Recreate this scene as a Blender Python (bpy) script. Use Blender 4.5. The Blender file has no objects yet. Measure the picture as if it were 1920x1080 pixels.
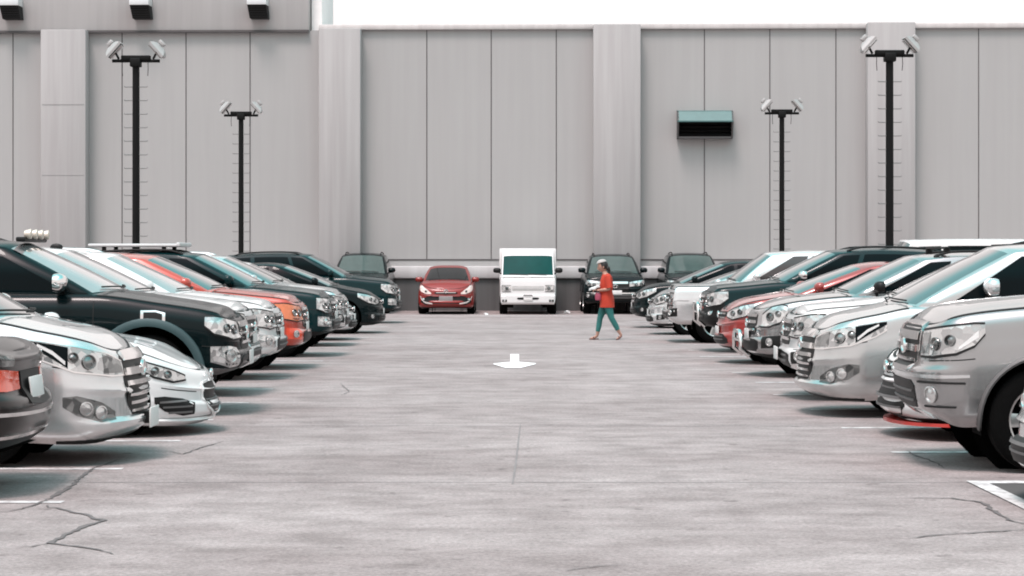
import bpy, bmesh, math, random
from mathutils import Vector, Matrix
from math import sin, cos, pi, sqrt, radians
random.seed(7)
SC = bpy.context.scene
COL = SC.collection

# ------------------------------------------------------------------ camera, sky, sun, exposure
F, HZ, CH = 4100.0, 488.0, 1.60          # focal length in photo pixels, horizon row, eye height
cam = bpy.data.cameras.new("camera")
cam.sensor_width = 36.0
cam.lens = 36.0 * F / 1920.0
cam.shift_y = -(540.0 - HZ) / 1920.0
cam.clip_start, cam.clip_end = 0.5, 2000.0
camo = bpy.data.objects.new("camera", cam)
COL.objects.link(camo)
camo.location = (0, 0, CH)
camo.rotation_euler = (radians(90), 0, 0)
SC.camera = camo

SUN_EL, SUN_AZ = radians(66), radians(205)   # azimuth measured clockwise from +Y
world = bpy.data.worlds.new("World")
SC.world = world
world.use_nodes = True
wn, wl = world.node_tree.nodes, world.node_tree.links
bg = wn["Background"]
sky = wn.new("ShaderNodeTexSky")
sky.sky_type = 'NISHITA'
sky.sun_disc = False
sky.sun_elevation = SUN_EL
sky.sun_rotation = SUN_AZ
sky.air_density, sky.dust_density, sky.ozone_density = 1.2, 3.0, 1.0
hs = wn.new("ShaderNodeHueSaturation")
hs.inputs["Hue"].default_value = 0.40
hs.inputs["Saturation"].default_value = 1.25
hs.inputs["Value"].default_value = 2.8
wl.new(sky.outputs[0], hs.inputs["Color"])
tc = wn.new("ShaderNodeTexCoord")
cn = wn.new("ShaderNodeTexNoise")
cn.inputs["Scale"].default_value = 2.2
cn.inputs["Detail"].default_value = 5.0
wl.new(tc.outputs["Generated"], cn.inputs["Vector"])
cr = wn.new("ShaderNodeValToRGB")
cr.color_ramp.elements[0].position, cr.color_ramp.elements[1].position = 0.40, 0.62
wl.new(cn.outputs[0], cr.inputs[0])
sp3 = wn.new("ShaderNodeSeparateXYZ")
wl.new(tc.outputs["Generated"], sp3.inputs[0])
hz = wn.new("ShaderNodeMapRange")
hz.interpolation_type = 'SMOOTHSTEP'
hz.inputs[1].default_value, hz.inputs[2].default_value = 0.36, 0.66
hz.inputs[3].default_value, hz.inputs[4].default_value = 1.0, 0.0
wl.new(sp3.outputs[2], hz.inputs[0])
mxm = wn.new("ShaderNodeMath"); mxm.operation = 'MAXIMUM'
cs = wn.new("ShaderNodeMath"); cs.operation = 'MULTIPLY'; cs.inputs[1].default_value = 0.25
wl.new(cr.outputs[0], cs.inputs[0])
wl.new(cs.outputs[0], mxm.inputs[0]); wl.new(hz.outputs[0], mxm.inputs[1])
cm = wn.new("ShaderNodeMix")
cm.data_type = 'RGBA'
wl.new(mxm.outputs[0], cm.inputs["Factor"])
wl.new(hs.outputs[0], cm.inputs[6])
cm.inputs[7].default_value = (9.3, 8.75, 8.65, 1)
wl.new(cm.outputs[2], bg.inputs["Color"])
bg.inputs["Strength"].default_value = 0.10

sun = bpy.data.lights.new("sun", 'SUN')
sun.energy = 2.3
sun.angle = radians(15)
sun.color = (1.0, 0.90, 0.86)
suno = bpy.data.objects.new("sun", sun)
COL.objects.link(suno)
sd = Vector((sin(SUN_AZ) * cos(SUN_EL), cos(SUN_AZ) * cos(SUN_EL), sin(SUN_EL)))
suno.rotation_euler = (-sd).to_track_quat('-Z', 'Y').to_euler()
suno.location = (0, 0, 40)

SC.view_settings.view_transform = 'Standard'
SC.view_settings.look = 'None'
SC.view_settings.exposure = 0.24
SC.view_settings.gamma = 1.0
SC.render.engine = 'CYCLES'
SC.cycles.filter_width = 1.9
SC.cycles.max_bounces = 6

def at(px, py, Y):
    return Vector(((px - 960) * Y / F, Y, CH - (py - HZ) * Y / F))
def gnd(px, py):
    Y = F * CH / (py - HZ)
    return ((px - 960) * Y / F, Y)

# ------------------------------------------------------------------ materials
MATS = {}
def nodes(name):
    m = bpy.data.materials.new(name)
    m.use_nodes = True
    nt = m.node_tree
    return m, nt, nt.nodes["Principled BSDF"], nt.links
def simple(name, col, rough=0.5, metal=0.0, coat=0.0, var=0.08, vscale=6.0, spec=0.5, bump=0.0, bscale=60.0, coat_r=0.03, rvar=0.0):
    """plain surface with a little procedural variation"""
    if name in MATS: return MATS[name]
    m, nt, b, l = nodes(name)
    b.inputs["Roughness"].default_value = rough
    b.inputs["Metallic"].default_value = metal
    b.inputs["Coat Weight"].default_value = coat
    b.inputs["Coat Roughness"].default_value = coat_r
    b.inputs["Specular IOR Level"].default_value = spec
    t = nt.nodes.new("ShaderNodeTexCoord")
    n = nt.nodes.new("ShaderNodeTexNoise")
    n.inputs["Scale"].default_value = vscale
    n.inputs["Detail"].default_value = 4
    l.new(t.outputs["Object"], n.inputs["Vector"])
    mx = nt.nodes.new("ShaderNodeMix"); mx.data_type = 'RGBA'
    mx.inputs[6].default_value = [c * (1 - var) for c in col] + [1]
    mx.inputs[7].default_value = [min(1, c * (1 + var)) for c in col] + [1]
    l.new(n.outputs[0], mx.inputs["Factor"])
    l.new(mx.outputs[2], b.inputs["Base Color"])
    if rvar:
        mr = nt.nodes.new("ShaderNodeMapRange")
        mr.inputs[3].default_value = max(0, rough - rvar); mr.inputs[4].default_value = rough + rvar
        l.new(n.outputs[0], mr.inputs[0]); l.new(mr.outputs[0], b.inputs["Roughness"])
    if bump:
        n2 = nt.nodes.new("ShaderNodeTexNoise"); n2.inputs["Scale"].default_value = bscale; n2.inputs["Detail"].default_value = 3
        l.new(t.outputs["Object"], n2.inputs["Vector"])
        bp = nt.nodes.new("ShaderNodeBump"); bp.inputs["Strength"].default_value = bump; bp.inputs["Distance"].default_value = 0.01
        l.new(n2.outputs[0], bp.inputs["Height"]); l.new(bp.outputs[0], b.inputs["Normal"])
    MATS[name] = m
    return m
def paint(name, col, metal=0.0, rough=0.3, coat=1.0, spec=0.5):
    return simple(name, col, rough, metal, coat=coat, spec=spec, var=0.05, vscale=3.0, coat_r=0.02, rvar=0.06)

P_SILVER = paint("silver_paint", (0.66, 0.66, 0.66), 0.75, 0.25)
P_GREYSILVER = paint("grey_silver_paint", (0.33, 0.325, 0.325), 0.85, 0.24)
P_MIDSILVER = paint("mid_silver_paint", (0.50, 0.50, 0.495), 0.8, 0.24)
P_WHITE = paint("white_paint", (0.66, 0.65, 0.645), 0.0, 0.35)
P_PEARL = paint("pearl_white_paint", (0.68, 0.675, 0.675), 0.1, 0.3)
P_BLACK = paint("dark_teal_black_paint", (0.001, 0.006, 0.007), 0.0, 0.25, 0.2, 0.1)
P_TEAL = paint("dark_teal_paint", (0.001, 0.017, 0.019), 0.0, 0.25, 0.3, 0.1)
P_RED = paint("red_paint", (0.20, 0.012, 0.009), 0.0, 0.35, 0.6, 0.3)
P_ORANGE = paint("orange_red_paint", (0.42, 0.04, 0.018), 0.1, 0.32)
P_MAROON = paint("dark_red_paint", (0.26, 0.022, 0.018), 0.1, 0.3)
P_BROWN = paint("dark_brown_paint", (0.010, 0.0065, 0.006), 0.0, 0.3, 0.4, 0.2)
GLASS = simple("tinted_glass", (0.001, 0.004, 0.005), 0.04, 0.0, coat=0.0, var=0.1, spec=0.1)
GLASS_G = simple("green_windscreen_glass", (0.003, 0.05, 0.045), 0.05, 0.0, var=0.5, vscale=1.6, spec=0.2)
GLASS_L = simple("pale_green_windscreen_glass", (0.06, 0.09, 0.085), 0.05, 0.0, var=0.35, vscale=1.6, spec=0.9)
GLASS_GLARE = simple("windscreen_with_painted_glare", (0.26, 0.25, 0.25), 0.10, 0.0, coat=1.0, var=0.25, vscale=2.5, spec=1.0)  # pale base colour paints the white sky glare into the glass
GLASS_W = simple("windscreen_glass", (0.03, 0.04, 0.042), 0.04, 0.0, coat=1.0, var=0.3, vscale=2.0, spec=0.8)
GLASS_D = simple("dark_windscreen_glass", (0.008, 0.010, 0.011), 0.06, 0.0, var=0.3, vscale=2.0, spec=0.35)
RUBBER = simple("tyre_rubber", (0.003, 0.003, 0.003), 0.9, spec=0.08, var=0.3, vscale=20, bump=0.2, bscale=80)
TRIM = simple("black_trim", (0.004, 0.004, 0.004), 0.5, var=0.2, spec=0.3)
GAP = simple("panel_gap_black", (0.01, 0.01, 0.01), 0.9)
UNDER = simple("underbody_black", (0.001, 0.001, 0.001), 0.95, spec=0.1)
CHROME = simple("chrome", (0.75, 0.73, 0.72), 0.12, 1.0, var=0.05)
ALLOY = simple("alloy_rim", (0.55, 0.54, 0.53), 0.3, 0.9, var=0.08)
PLATE = simple("plate_white", (0.62, 0.61, 0.60), 0.5, var=0.12, vscale=14)
FLARE = simple("fender_flare", (0.035, 0.07, 0.075), 0.55, var=0.15)
CLADDING = simple("grey_cladding", (0.10, 0.095, 0.095), 0.5, var=0.12)
TAIL = simple("tail_lamp_red", (0.70, 0.06, 0.02), 0.12, coat=1.0, var=0.3, vscale=18)
AMBER = simple("amber_lens", (0.60, 0.16, 0.06), 0.15, coat=1.0, var=0.3, vscale=20)
SPLITTER = simple("red_splitter", (0.42, 0.022, 0.015), 0.4, coat=0.3)

def lamp_mat(name, dark, bright):
    m, nt, b, l = nodes(name)
    t = nt.nodes.new("ShaderNodeTexCoord")
    v = nt.nodes.new("ShaderNodeTexVoronoi"); v.inputs["Scale"].default_value = 15
    l.new(t.outputs["Object"], v.inputs["Vector"])
    mx = nt.nodes.new("ShaderNodeMix"); mx.data_type = 'RGBA'
    mx.inputs[6].default_value = (*dark, 1); mx.inputs[7].default_value = (*bright, 1)
    sx = nt.nodes.new("ShaderNodeSeparateColor"); l.new(v.outputs["Color"], sx.inputs[0])
    l.new(sx.outputs[0], mx.inputs["Factor"])
    l.new(mx.outputs[2], b.inputs["Base Color"])
    b.inputs["Metallic"].default_value = 0.75
    b.inputs["Roughness"].default_value = 0.18
    b.inputs["Coat Weight"].default_value = 1.0
    bp = nt.nodes.new("ShaderNodeBump"); bp.inputs["Strength"].default_value = 0.18; bp.inputs["Distance"].default_value = 0.02
    l.new(v.outputs["Distance"], bp.inputs["Height"]); l.new(bp.outputs[0], b.inputs["Normal"])
    MATS[name] = m
    return m
LAMP = lamp_mat("headlight_reflector", (0.26, 0.26, 0.26), (0.70, 0.69, 0.68))
LAMP_D = lamp_mat("headlight_dark", (0.03, 0.035, 0.035), (0.28, 0.28, 0.275))

# ------------------------------------------------------------------ mesh helpers
class MB:
    def __init__(s): s.v = []; s.f = []
    def grid(s, rows, closed=False):
        """rows: list of equal length point lists"""
        b = len(s.v); n = len(rows[0])
        for r in rows: s.v.extend(r)
        for i in range(len(rows) - 1):
            for j in range(n - 1 if not closed else n):
                a = b + i * n + j; c = b + i * n + (j + 1) % n
                s.f.append((a, c, c + n, a + n))
    def fan(s, loop, c=None):
        b = len(s.v); s.v.extend(loop)
        if c is None: s.f.append(tuple(range(b, b + len(loop)))); return
        s.v.append(c)
        for i in range(len(loop)): s.f.append((b + i, b + (i + 1) % len(loop), b + len(loop)))
    def box(s, c, d, rot=None):
        b = len(s.v)
        for sx, sy, sz in ((-1,-1,-1),(1,-1,-1),(1,1,-1),(-1,1,-1),(-1,-1,1),(1,-1,1),(1,1,1),(-1,1,1)):
            p = Vector((sx*d[0]/2, sy*d[1]/2, sz*d[2]/2))
            if rot is not None: p = rot @ p
            s.v.append(tuple(p + Vector(c)))
        for q in ((0,3,2,1),(4,5,6,7),(0,1,5,4),(1,2,6,5),(2,3,7,6),(3,0,4,7)): s.f.append(tuple(b + i for i in q))
    def bev_box(s, c, d, r=0.02, rot=None):
        """box with chamfered edges"""
        bm = bmesh.new()
        bmesh.ops.create_cube(bm, size=1)
        for v in bm.verts: v.co = Vector((v.co.x*d[0], v.co.y*d[1], v.co.z*d[2]))
        bmesh.ops.bevel(bm, geom=bm.edges[:], offset=r, segments=2, affect='EDGES', profile=0.5)
        b = len(s.v); bm.verts.index_update()
        for v in bm.verts:
            p = v.co.copy()
            if rot is not None: p = rot @ p
            s.v.append(tuple(p + Vector(c)))
        for f in bm.faces: s.f.append(tuple(b + v.index for v in f.verts))
        bm.free()
    def tube(s, pts, r, n=8, cap=True):
        pts = [Vector(p) for p in pts]
        rs = r if isinstance(r, (list, tuple)) else [r] * len(pts)
        rows = []; up = None
        for i, p in enumerate(pts):
            d = (pts[min(i+1, len(pts)-1)] - pts[max(i-1, 0)]).normalized()
            if up is None:
                up = d.orthogonal().normalized()
            else:
                up = (up - d * up.dot(d)).normalized()
            q = d.cross(up)
            rows.append([tuple(p + (up * cos(2*pi*k/n) + q * sin(2*pi*k/n)) * rs[i]) for k in range(n)])
        s.grid(rows, True)
        if cap: s.fan(rows[0]); s.fan(rows[-1])
    def ell(s, c, d, n=12, m=8, rot=None, p=2.0):
        """(super)ellipsoid"""
        def sg(a): return (abs(a) ** (2/p)) * (1 if a >= 0 else -1)
        rows = []
        for i in range(m + 1):
            th = -pi/2 + pi * i / m
            row = []
            for j in range(n):
                ph = 2*pi*j/n
                q = Vector((sg(cos(th))*sg(cos(ph))*d[0]/2, sg(cos(th))*sg(sin(ph))*d[1]/2, sg(sin(th))*d[2]/2))
                if rot is not None: q = rot @ q
                row.append(tuple(q + Vector(c)))
            rows.append(row)
        s.grid(rows, True)
    def lathe_y(s, prof, c=(0,0,0), n=32):
        """prof: list of (radius, y) turned round the y axis"""
        rows = [[(c[0] + r*cos(2*pi*k/n), c[1] + y, c[2] + r*sin(2*pi*k/n)) for k in range(n)] for r, y in prof]
        s.grid(rows, True)
    def build(s, name, mat, parent=None, smooth=True, ang=42, merge=0.0006):
        me = bpy.data.meshes.new(name)
        me.from_pydata([tuple(v) for v in s.v], [], s.f)
        bm = bmesh.new(); bm.from_mesh(me)
        if merge:
            bmesh.ops.remove_doubles(bm, verts=bm.verts, dist=merge)
            bmesh.ops.dissolve_degenerate(bm, edges=bm.edges, dist=1e-5)
        bmesh.ops.recalc_face_normals(bm, faces=bm.faces)
        bm.to_mesh(me); bm.free()
        if smooth:
            me.shade_smooth()
            me.set_sharp_from_angle(angle=radians(ang))
        me.materials.append(mat)
        o = bpy.data.objects.new(name, me)
        COL.objects.link(o)
        if parent is not None: o.parent = parent
        return o
def empty(name, loc=(0,0,0), rz=0.0, parent=None):
    o = bpy.data.objects.new(name, None)
    o.empty_display_size = 0.3
    COL.objects.link(o)
    o.location = loc; o.rotation_euler = (0, 0, rz)
    if parent is not None: o.parent = parent
    return o
def tag(o, label, cat, group=None):
    o["label"] = label; o["category"] = cat
    if group: o["group"] = group
    return o
def struct(o, kind="structure"):
    o["kind"] = kind
    return o
def curve(pts):
    """monotone cubic through (x, y) points"""
    xs = [p[0] for p in pts]; ys = [p[1] for p in pts]; n = len(xs)
    d = [(ys[i+1]-ys[i])/(xs[i+1]-xs[i]) for i in range(n-1)]
    m = [d[0]] + [0 if d[i-1]*d[i] <= 0 else 2*d[i-1]*d[i]/(d[i-1]+d[i]) for i in range(1, n-1)] + [d[-1]]
    def f(x):
        if x <= xs[0]: return ys[0]
        if x >= xs[-1]: return ys[-1]
        i = 0
        while x > xs[i+1]: i += 1
        h = xs[i+1]-xs[i]; t = (x-xs[i])/h
        return ((2*t**3-3*t*t+1)*ys[i] + (t**3-2*t*t+t)*h*m[i] + (-2*t**3+3*t*t)*ys[i+1] + (t**3-t*t)*h*m[i+1])
    return f

# ------------------------------------------------------------------ vehicle body
class Shell:
    """body wrapped round the car: position along the plan outline (s, metres from the nose centre) and height"""
    def __init__(s, sp):
        s.sp = sp
        W2, L = sp['W']/2, sp['L']
        a, n, b, rn = sp.get('fa', .55), sp.get('fn', 2.5), sp.get('ra', .4), sp.get('rn', 3.0)
        pts = []
        N = 160
        for i in range(N + 1):
            th = pi/2*i/N
            pts.append((a*(1-cos(th)**(2/n)), W2*sin(th)**(2/n)))
        for i in range(1, 60): pts.append((a + (L-a-b)*i/60, W2))
        for i in range(N + 1):
            th = pi/2*(1-i/N)
            pts.append((L - b*(1-cos(th)**(2/rn)), W2*sin(th)**(2/rn)))
        pts = [(x, y*(1 - .045*abs((x-L/2)/(L/2))**3)) for x, y in pts]
        acc = [0]
        for p, q in zip(pts, pts[1:]): acc.append(acc[-1] + sqrt((p[0]-q[0])**2+(p[1]-q[1])**2))
        s.half = acc[-1]
        s.n = int(s.half/sp.get('step', .05))
        s.step = s.half/s.n
        s.o = []; j = 0
        for i in range(s.n + 1):
            d = i*s.step
            while j < len(acc)-2 and acc[j+1] < d: j += 1
            t = (d-acc[j])/max(1e-9, acc[j+1]-acc[j])
            s.o.append((pts[j][0]+(pts[j+1][0]-pts[j][0])*t, pts[j][1]+(pts[j+1][1]-pts[j][1])*t))
        s.o[0] = (0, 0); s.o[-1] = (L, 0)
        s.nm = []
        for i in range(s.n + 1):
            if i == 0: s.nm.append((-1, 0)); continue
            if i == s.n: s.nm.append((1, 0)); continue
            p, q = s.o[i-1], s.o[i+1]
            dx, dy = q[0]-p[0], q[1]-p[1]; l = sqrt(dx*dx+dy*dy)
            s.nm.append((-dy/l, dx/l))
        s.zt = curve(sp['top']); s.zb = curve(sp['bot'])
        s.side = curve(sp.get('side', [(0,.10),(.1,.03),(.3,.005),(.5,0),(.68,.012),(.72,.018),(.9,.045),(.97,.08),(1,.12)]))
        s.front = curve(sp.get('front', [(0,.13),(.07,.05),(.18,.0),(.34,.0),(.39,.045),(.58,.05),(.615,.03),(.65,.055),(.85,.08),(.94,.105),(.975,.13),(1,.18)]))
        s.rear = curve(sp.get('rear', [(0,.12),(.12,.03),(.3,0),(.5,0),(.56,.05),(.9,.10),(1,.18)]))
    def P(s, d, k):
        sg = 1 if d >= 0 else -1
        d = min(abs(d), s.half); i = min(int(d/s.step), s.n-1); t = d/s.step - i
        x = s.o[i][0]*(1-t)+s.o[i+1][0]*t; y = s.o[i][1]*(1-t)+s.o[i+1][1]*t
        nx = s.nm[i][0]*(1-t)+s.nm[i+1][0]*t; ny = s.nm[i][1]*(1-t)+s.nm[i+1][1]*t
        l = sqrt(nx*nx+ny*ny); nx /= l; ny /= l
        sd = s.side(k); w = nx*nx
        ins = sd*(1-w) + (s.front(k) if nx < 0 else s.rear(k))*w
        zb, zt = s.zb(x), s.zt(x)
        yy = max(0.0, y-ny*ins)
        return Vector((x-nx*ins, yy*sg, zb+(zt-zb)*k))
    def xo(s, d):
        d = min(abs(d), s.half); i = min(int(d/s.step), s.n-1); t = d/s.step - i
        return s.o[i][0]*(1-t)+s.o[i+1][0]*t
    def s_of_x(s, x):
        lo, hi = 0.0, s.half
        for _ in range(40):
            m = (lo+hi)/2
            if s.xo(m) < x: lo = m
            else: hi = m
        return lo
    def kz(s, d, z):
        x = s.xo(d); zb, zt = s.zb(x), s.zt(x)
        return (z-zb)/(zt-zb)
    def surf(s, d, z, off=0.0):
        k = min(1, max(0, s.kz(d, z)))
        p = s.P(d, k)
        if off:
            e = .02
            a = s.P(d+e, k)-s.P(d-e, k); b = s.P(d, min(1, k+.03))-s.P(d, max(0, k-.03))
            n = a.cross(b)
            if n.length > 1e-9:
                n.normalize()
                c = Vector((p.x-s.sp['L']/2, p.y, 0))
                if n.dot(Vector((c.x/s.sp['L']*2, c.y/s.sp['W']*2, 0))) < 0: n = -n
                p = p + n*off
        return p
    def patch(s, mb, st, off=.006, cols=10, rows=4, thick=.03, mirror=False):
        """plate lying on the body; st = [(s, zlow, zhigh), ...]"""
        tot = st[-1][0]-st[0][0]
        cs = []
        for i in range(cols+1):
            d = st[0][0]+tot*i/cols; cs.append(d)
        cs = sorted(set([round(c, 5) for c in cs] + [round(q[0], 5) for q in st]))
        for sg in ((1, -1) if mirror else (1,)):
            rws = []; back = []
            for d in cs:
                j = 0
                while j < len(st)-2 and st[j+1][0] < d: j += 1
                t = (d-st[j][0])/(st[j+1][0]-st[j][0]); t = min(1, max(0, t))
                lo = st[j][1]*(1-t)+st[j+1][1]*t; hi = st[j][2]*(1-t)+st[j+1][2]*t
                zs = [lo+(hi-lo)*r/rows for r in range(rows+1)]
                rws.append([s.surf(d*sg, z, off) for z in zs])
                back.append([s.surf(d*sg, z, off-thick) for z in zs])
            mb.grid(rws)
            loop = rws[0] + [r[-1] for r in rws[1:]] + rws[-1][::-1][1:] + [r[0] for r in rws[::-1][1:-1]]
            lb = back[0] + [r[-1] for r in back[1:]] + back[-1][::-1][1:] + [r[0] for r in back[::-1][1:-1]]
            mb.grid([loop, lb], True)

def ring_pts(sh, xa, za, R, a0, a1, n, off):
    out = []
    for i in range(n+1):
        a = a0+(a1-a0)*i/n
        out.append(sh.surf(sh.s_of_x(xa+R*cos(a)), za+R*sin(a), off))
    return out

WHEELS = {}
def make_wheel(parent, x, y, r, w, side, style, steer=0.0):
    key = (round(r,3), style)
    wh = empty("wheel", (x, y, r), 0, parent)
    wh.rotation_euler = (0, 0, steer + (pi if side < 0 else 0))
    if key not in WHEELS:
        t = MB()
        ri = r*.66
        t.lathe_y([(ri*.98, -w*.42), (ri, -w/2), (r*.86, -w/2-.006), (r*.95, -w*.46), (r, -w*.36), (r, w*.36), (r*.95, w*.46), (r*.86, w/2+.006), (ri, w/2), (ri*.98, w*.42)], n=40)
        to = t.build("tyre", RUBBER)
        m = MB()
        m.lathe_y([(ri*1.0, w/2-.004), (ri*.99, w/2+.004), (ri*.94, w/2-.004), (ri*.9, w*.1), (ri*.9, -w*.4)], n=40)
        ns = {'five': 5, 'six': 6, 'ten': 10}[style]
        for k in range(ns):
            a = 2*pi*k/ns
            R = Matrix.Rotation(a, 3, 'Y')
            rows = []
            for rr, hw, yy in ((.03, ri*.20, w*.36), (ri*.35, ri*(.16 if ns < 10 else .09), w*.40), (ri*.93, ri*(.20 if ns < 10 else .07), w*.42)):
                rows.append([tuple(R @ Vector((rr, yy+dy, dx*hw))) for dx, dy in ((-1, -.03), (-1, 0), (0, .012), (1, 0), (1, -.03))])
            m.grid(rows)
        m.ell((0, w*.40, 0), (ri*.34, .04, ri*.34), 12, 6)
        ro = m.build("rim", ALLOY)
        d = MB(); d.fan([(ri*.9*cos(2*pi*k/24), w*.05, ri*.9*sin(2*pi*k/24)) for k in range(24)])
        do = d.build("brake_disc", UNDER)
        for o in (to, ro, do): o.parent = wh
        WHEELS[key] = (to.data, ro.data, do.data)
    else:
        for nm, da in zip(("tyre", "rim", "brake_disc"), WHEELS[key]):
            o = bpy.data.objects.new(nm, da); COL.objects.link(o); o.parent = wh
    return wh

def make_vehicle(name, sp, face, mat, loc, rz, label, cat, group):
    root = empty(name, loc, rz)
    tag(root, label, cat, group)
    sh = Shell(sp)
    L, W, H = sp['L'], sp['W'], sp['H']
    W2 = W/2
    glass_f = sp.get('glass_f', GLASS_W); glass_s = sp.get('glass_s', GLASS)
    ax = [sp['xf'], sp['xr']]; rw = sp['r']; Ra = sp.get('Ra', rw+.055)
    NK = sp.get('nk', 28)
    # ---- wrap of the lower body
    body, bump, doors = MB(), MB(), [MB(), MB(), MB(), MB()]
    ks = [j/NK for j in range(NK+1)]
    ks = sorted(set(ks + [.95, .975, .025]))
    kb = sp.get('kb', .72); bx = sp.get('bx', sp['xf']-Ra-.06); kc = sp.get('kclad', 0)
    clad = MB()
    dx0, dx1, dx2 = sp.get('doors', (1.45, 2.5, 3.45))
    for sg in (1, -1):
        cells = {}
        V = {}
        for i in range(sh.n+1):
            d = i*sh.step
            for j, k in enumerate(ks):
                p = sh.P(d, k); q = p
                for xa in ax:
                    dx, dz = p.x-xa, p.z-rw
                    r = sqrt(dx*dx+dz*dz)
                    if r < Ra and abs(p.y) > W2*.7:
                        if r < 1e-4: dx, dz, r = 0, 1, 1
                        z2 = rw+dz/r*Ra; x2 = xa+dx/r*Ra
                        q = sh.surf(sh.s_of_x(x2), max(z2, sh.zb(x2)), 0)
                V[i, j] = (Vector((q.x, abs(q.y)*sg, q.z)), (p-q).length > 1e-6, p)
        for i in range(sh.n):
            for j in range(len(ks)-1):
                c = [V[i,j], V[i+1,j], V[i+1,j+1], V[i,j+1]]
                if all(x[1] for x in c): continue
                pc = (c[0][2]+c[1][2]+c[2][2]+c[3][2])/4
                kk = (ks[j]+ks[j+1])/2
                if pc.x < bx and kk < kb: mb = bump
                elif kk < kc and bx < pc.x < L-.4: mb = clad
                elif dx0 < pc.x < dx1 and kk > .14: mb = doors[0 if sg > 0 else 2]
                elif dx1 < pc.x < dx2 and kk > .14: mb = doors[1 if sg > 0 else 3]
                else: mb = body
                b = len(mb.v)
                mb.v.extend([tuple(x[0]) for x in c])
                mb.f.append((b, b+1, b+2, b+3) if sg > 0 else (b+3, b+2, b+1, b))
    # ---- top deck: hood, cowl, boot lid
    hood = MB()
    crown = sp.get('crown', .05)
    xc = sp['xA_b']
    MU = 12
    us = [-1+2*j/MU for j in range(MU+1)]
    def deck(x_i):
        p = sh.P(x_i*sh.step, 1.0)
        return p
    ridge = sp.get('ridge', 0.012)
    def deck_pt(p, u):
        amp = crown*min(1, p.y/W2*1.15)
        bul = ridge*max(0, 1-abs(abs(u)-.62)/.16) * min(1, max(0, (p.x-.25)/.3)) if p.x < xc+.2 else 0
        return Vector((p.x, p.y*u, p.z+amp*(1-u*u)+bul))
    rows_h, rows_b = [], []
    for i in range(sh.n+1):
        p = deck(i)
        row = [deck_pt(p, u) for u in us]
        if sh.o[i][0] <= xc+.02: rows_h.append(row)
        if sh.o[i][0] >= xc-.04: rows_b.append(row)
    hood.grid(rows_h); body.grid(rows_b)
    # ---- floor and wheel wells
    und = MB()
    zf = max(sp['bot'][len(sp['bot'])//2][1]+.04, .2)
    rows = [[(max(.18, min(L-.18, sh.o[i][0])), sh.o[i][1]*.86*u, zf) for u in (-1, 0, 1)] for i in range(0, sh.n+1, 2)]
    und.grid(rows)
    for xa in ax:
        for sg in (1, -1):
            rows = []
            for i in range(15):
                a = -.25+(pi+.5)*i/14
                rows.append([(xa+Ra*1.0*cos(a), sg*y, rw+Ra*1.0*sin(a)) for y in (W2-.06, W2-.2, W2-.42)])
            und.grid(rows)
            und.fan([(xa+Ra*cos(2*pi*k/20), sg*(W2-.42), rw+Ra*sin(2*pi*k/20)) for k in range(20)])
    # ---- greenhouse
    cab = MB(); gl = {}
    zr0, crn = H-sp.get('rcrown', .06), sp.get('rcrown', .06)
    xA_b, xA_t, xR_b, xR_t = sp['xA_b'], sp['xA_t'], sp['xR_b'], sp['xR_t']
    yt = sp.get('yt', W2-.22); cbul, tbul = sp.get('cbul', .22), sp.get('tbul', .10)
    xm = xA_t+(xR_t-xA_t)*sp.get('peak', .35)
    fd, rd = sp.get('fdrop', .05), sp.get('rdrop', .08)
    def zr(x):
        if x < xm: return zr0-fd*((xm-x)/(xm-xA_t))**2
        return zr0-rd*((x-xm)/(xR_t-xm))**2
    def yb(x):
        return sh.P(sh.s_of_x(x), 1.0).y-.012
    def zdk(x, y):
        p = sh.P(sh.s_of_x(x), 1.0); u = min(1, abs(y)/max(.01, p.y))
        return p.z+crown*min(1, p.y/W2*1.15)*(1-u*u)-.006
    pexp = sp.get('rexp', 3.5)
    def R(x, u):
        f = max(0, 1-(x-xA_t)/.7)**2; g = max(0, 1-(xR_t-x)/.7)**2
        return Vector((x-tbul*(1-u*u)*f+tbul*.6*(1-u*u)*g, yt*u, zr(x)+crn*(1-abs(u)**pexp)))
    nodesl = []      # (kind, B, T) along the loop for one side
    brk = sp['brk']
    ap = sp.get('apil', .93)
    for u in [ap*i/8 for i in range(9)] + [(ap+1)/2, 1.0]:
        y = yb(xA_b)*u; x = xA_b-cbul*(1-u*u)
        nodesl.append(('w' if u <= ap+1e-6 else 'p', Vector((x, y, zdk(x, y))), R(xA_t, u), 'f'))
    segs = [(xA_b, xA_t)] + brk + [(xR_b, xR_t)]
    for q in range(len(segs)-1):
        (b0, t0), (b1, t1) = segs[q], segs[q+1]
        n = 2 if q % 2 == 0 else 6
        for i in range(1, n+1):
            t = i/n; x = b0+(b1-b0)*t; xt = t0+(t1-t0)*t
            nodesl.append(('p' if q % 2 == 0 else 's%d' % (q//2), Vector((x, yb(x), zdk(x, yb(x)))), R(xt, 1.0), 's'))
    for u in [1-.07*.5, ap] + [ap*(1-i/6) for i in range(1, 7)]:
        y = yb(xR_b)*u; x = xR_b+.06*(1-u*u)
        nodesl.append(('p' if u >= ap-1e-6 else 'r', Vector((x, y, zdk(min(x, L-.05), y))), R(xR_t, u), 'b'))
    kk = [0, .03, .06] + [.06+.84*i/7 for i in range(1, 8)] + [.95, 1.0]
    k_lo, k_hi = sp.get('gk', (.06, .90))
    sb = sp.get('sbulge', .04)
    def G(nd, k):
        _, B, T, w = nd
        p = B.lerp(T, k)
        q = sin(pi*min(1, k))**.9*sb
        if w == 's': p.y += q
        elif w == 'f': p += Vector((-.35, 0, .6))*q*.5
        else: p.x += q*.7
        return p
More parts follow.
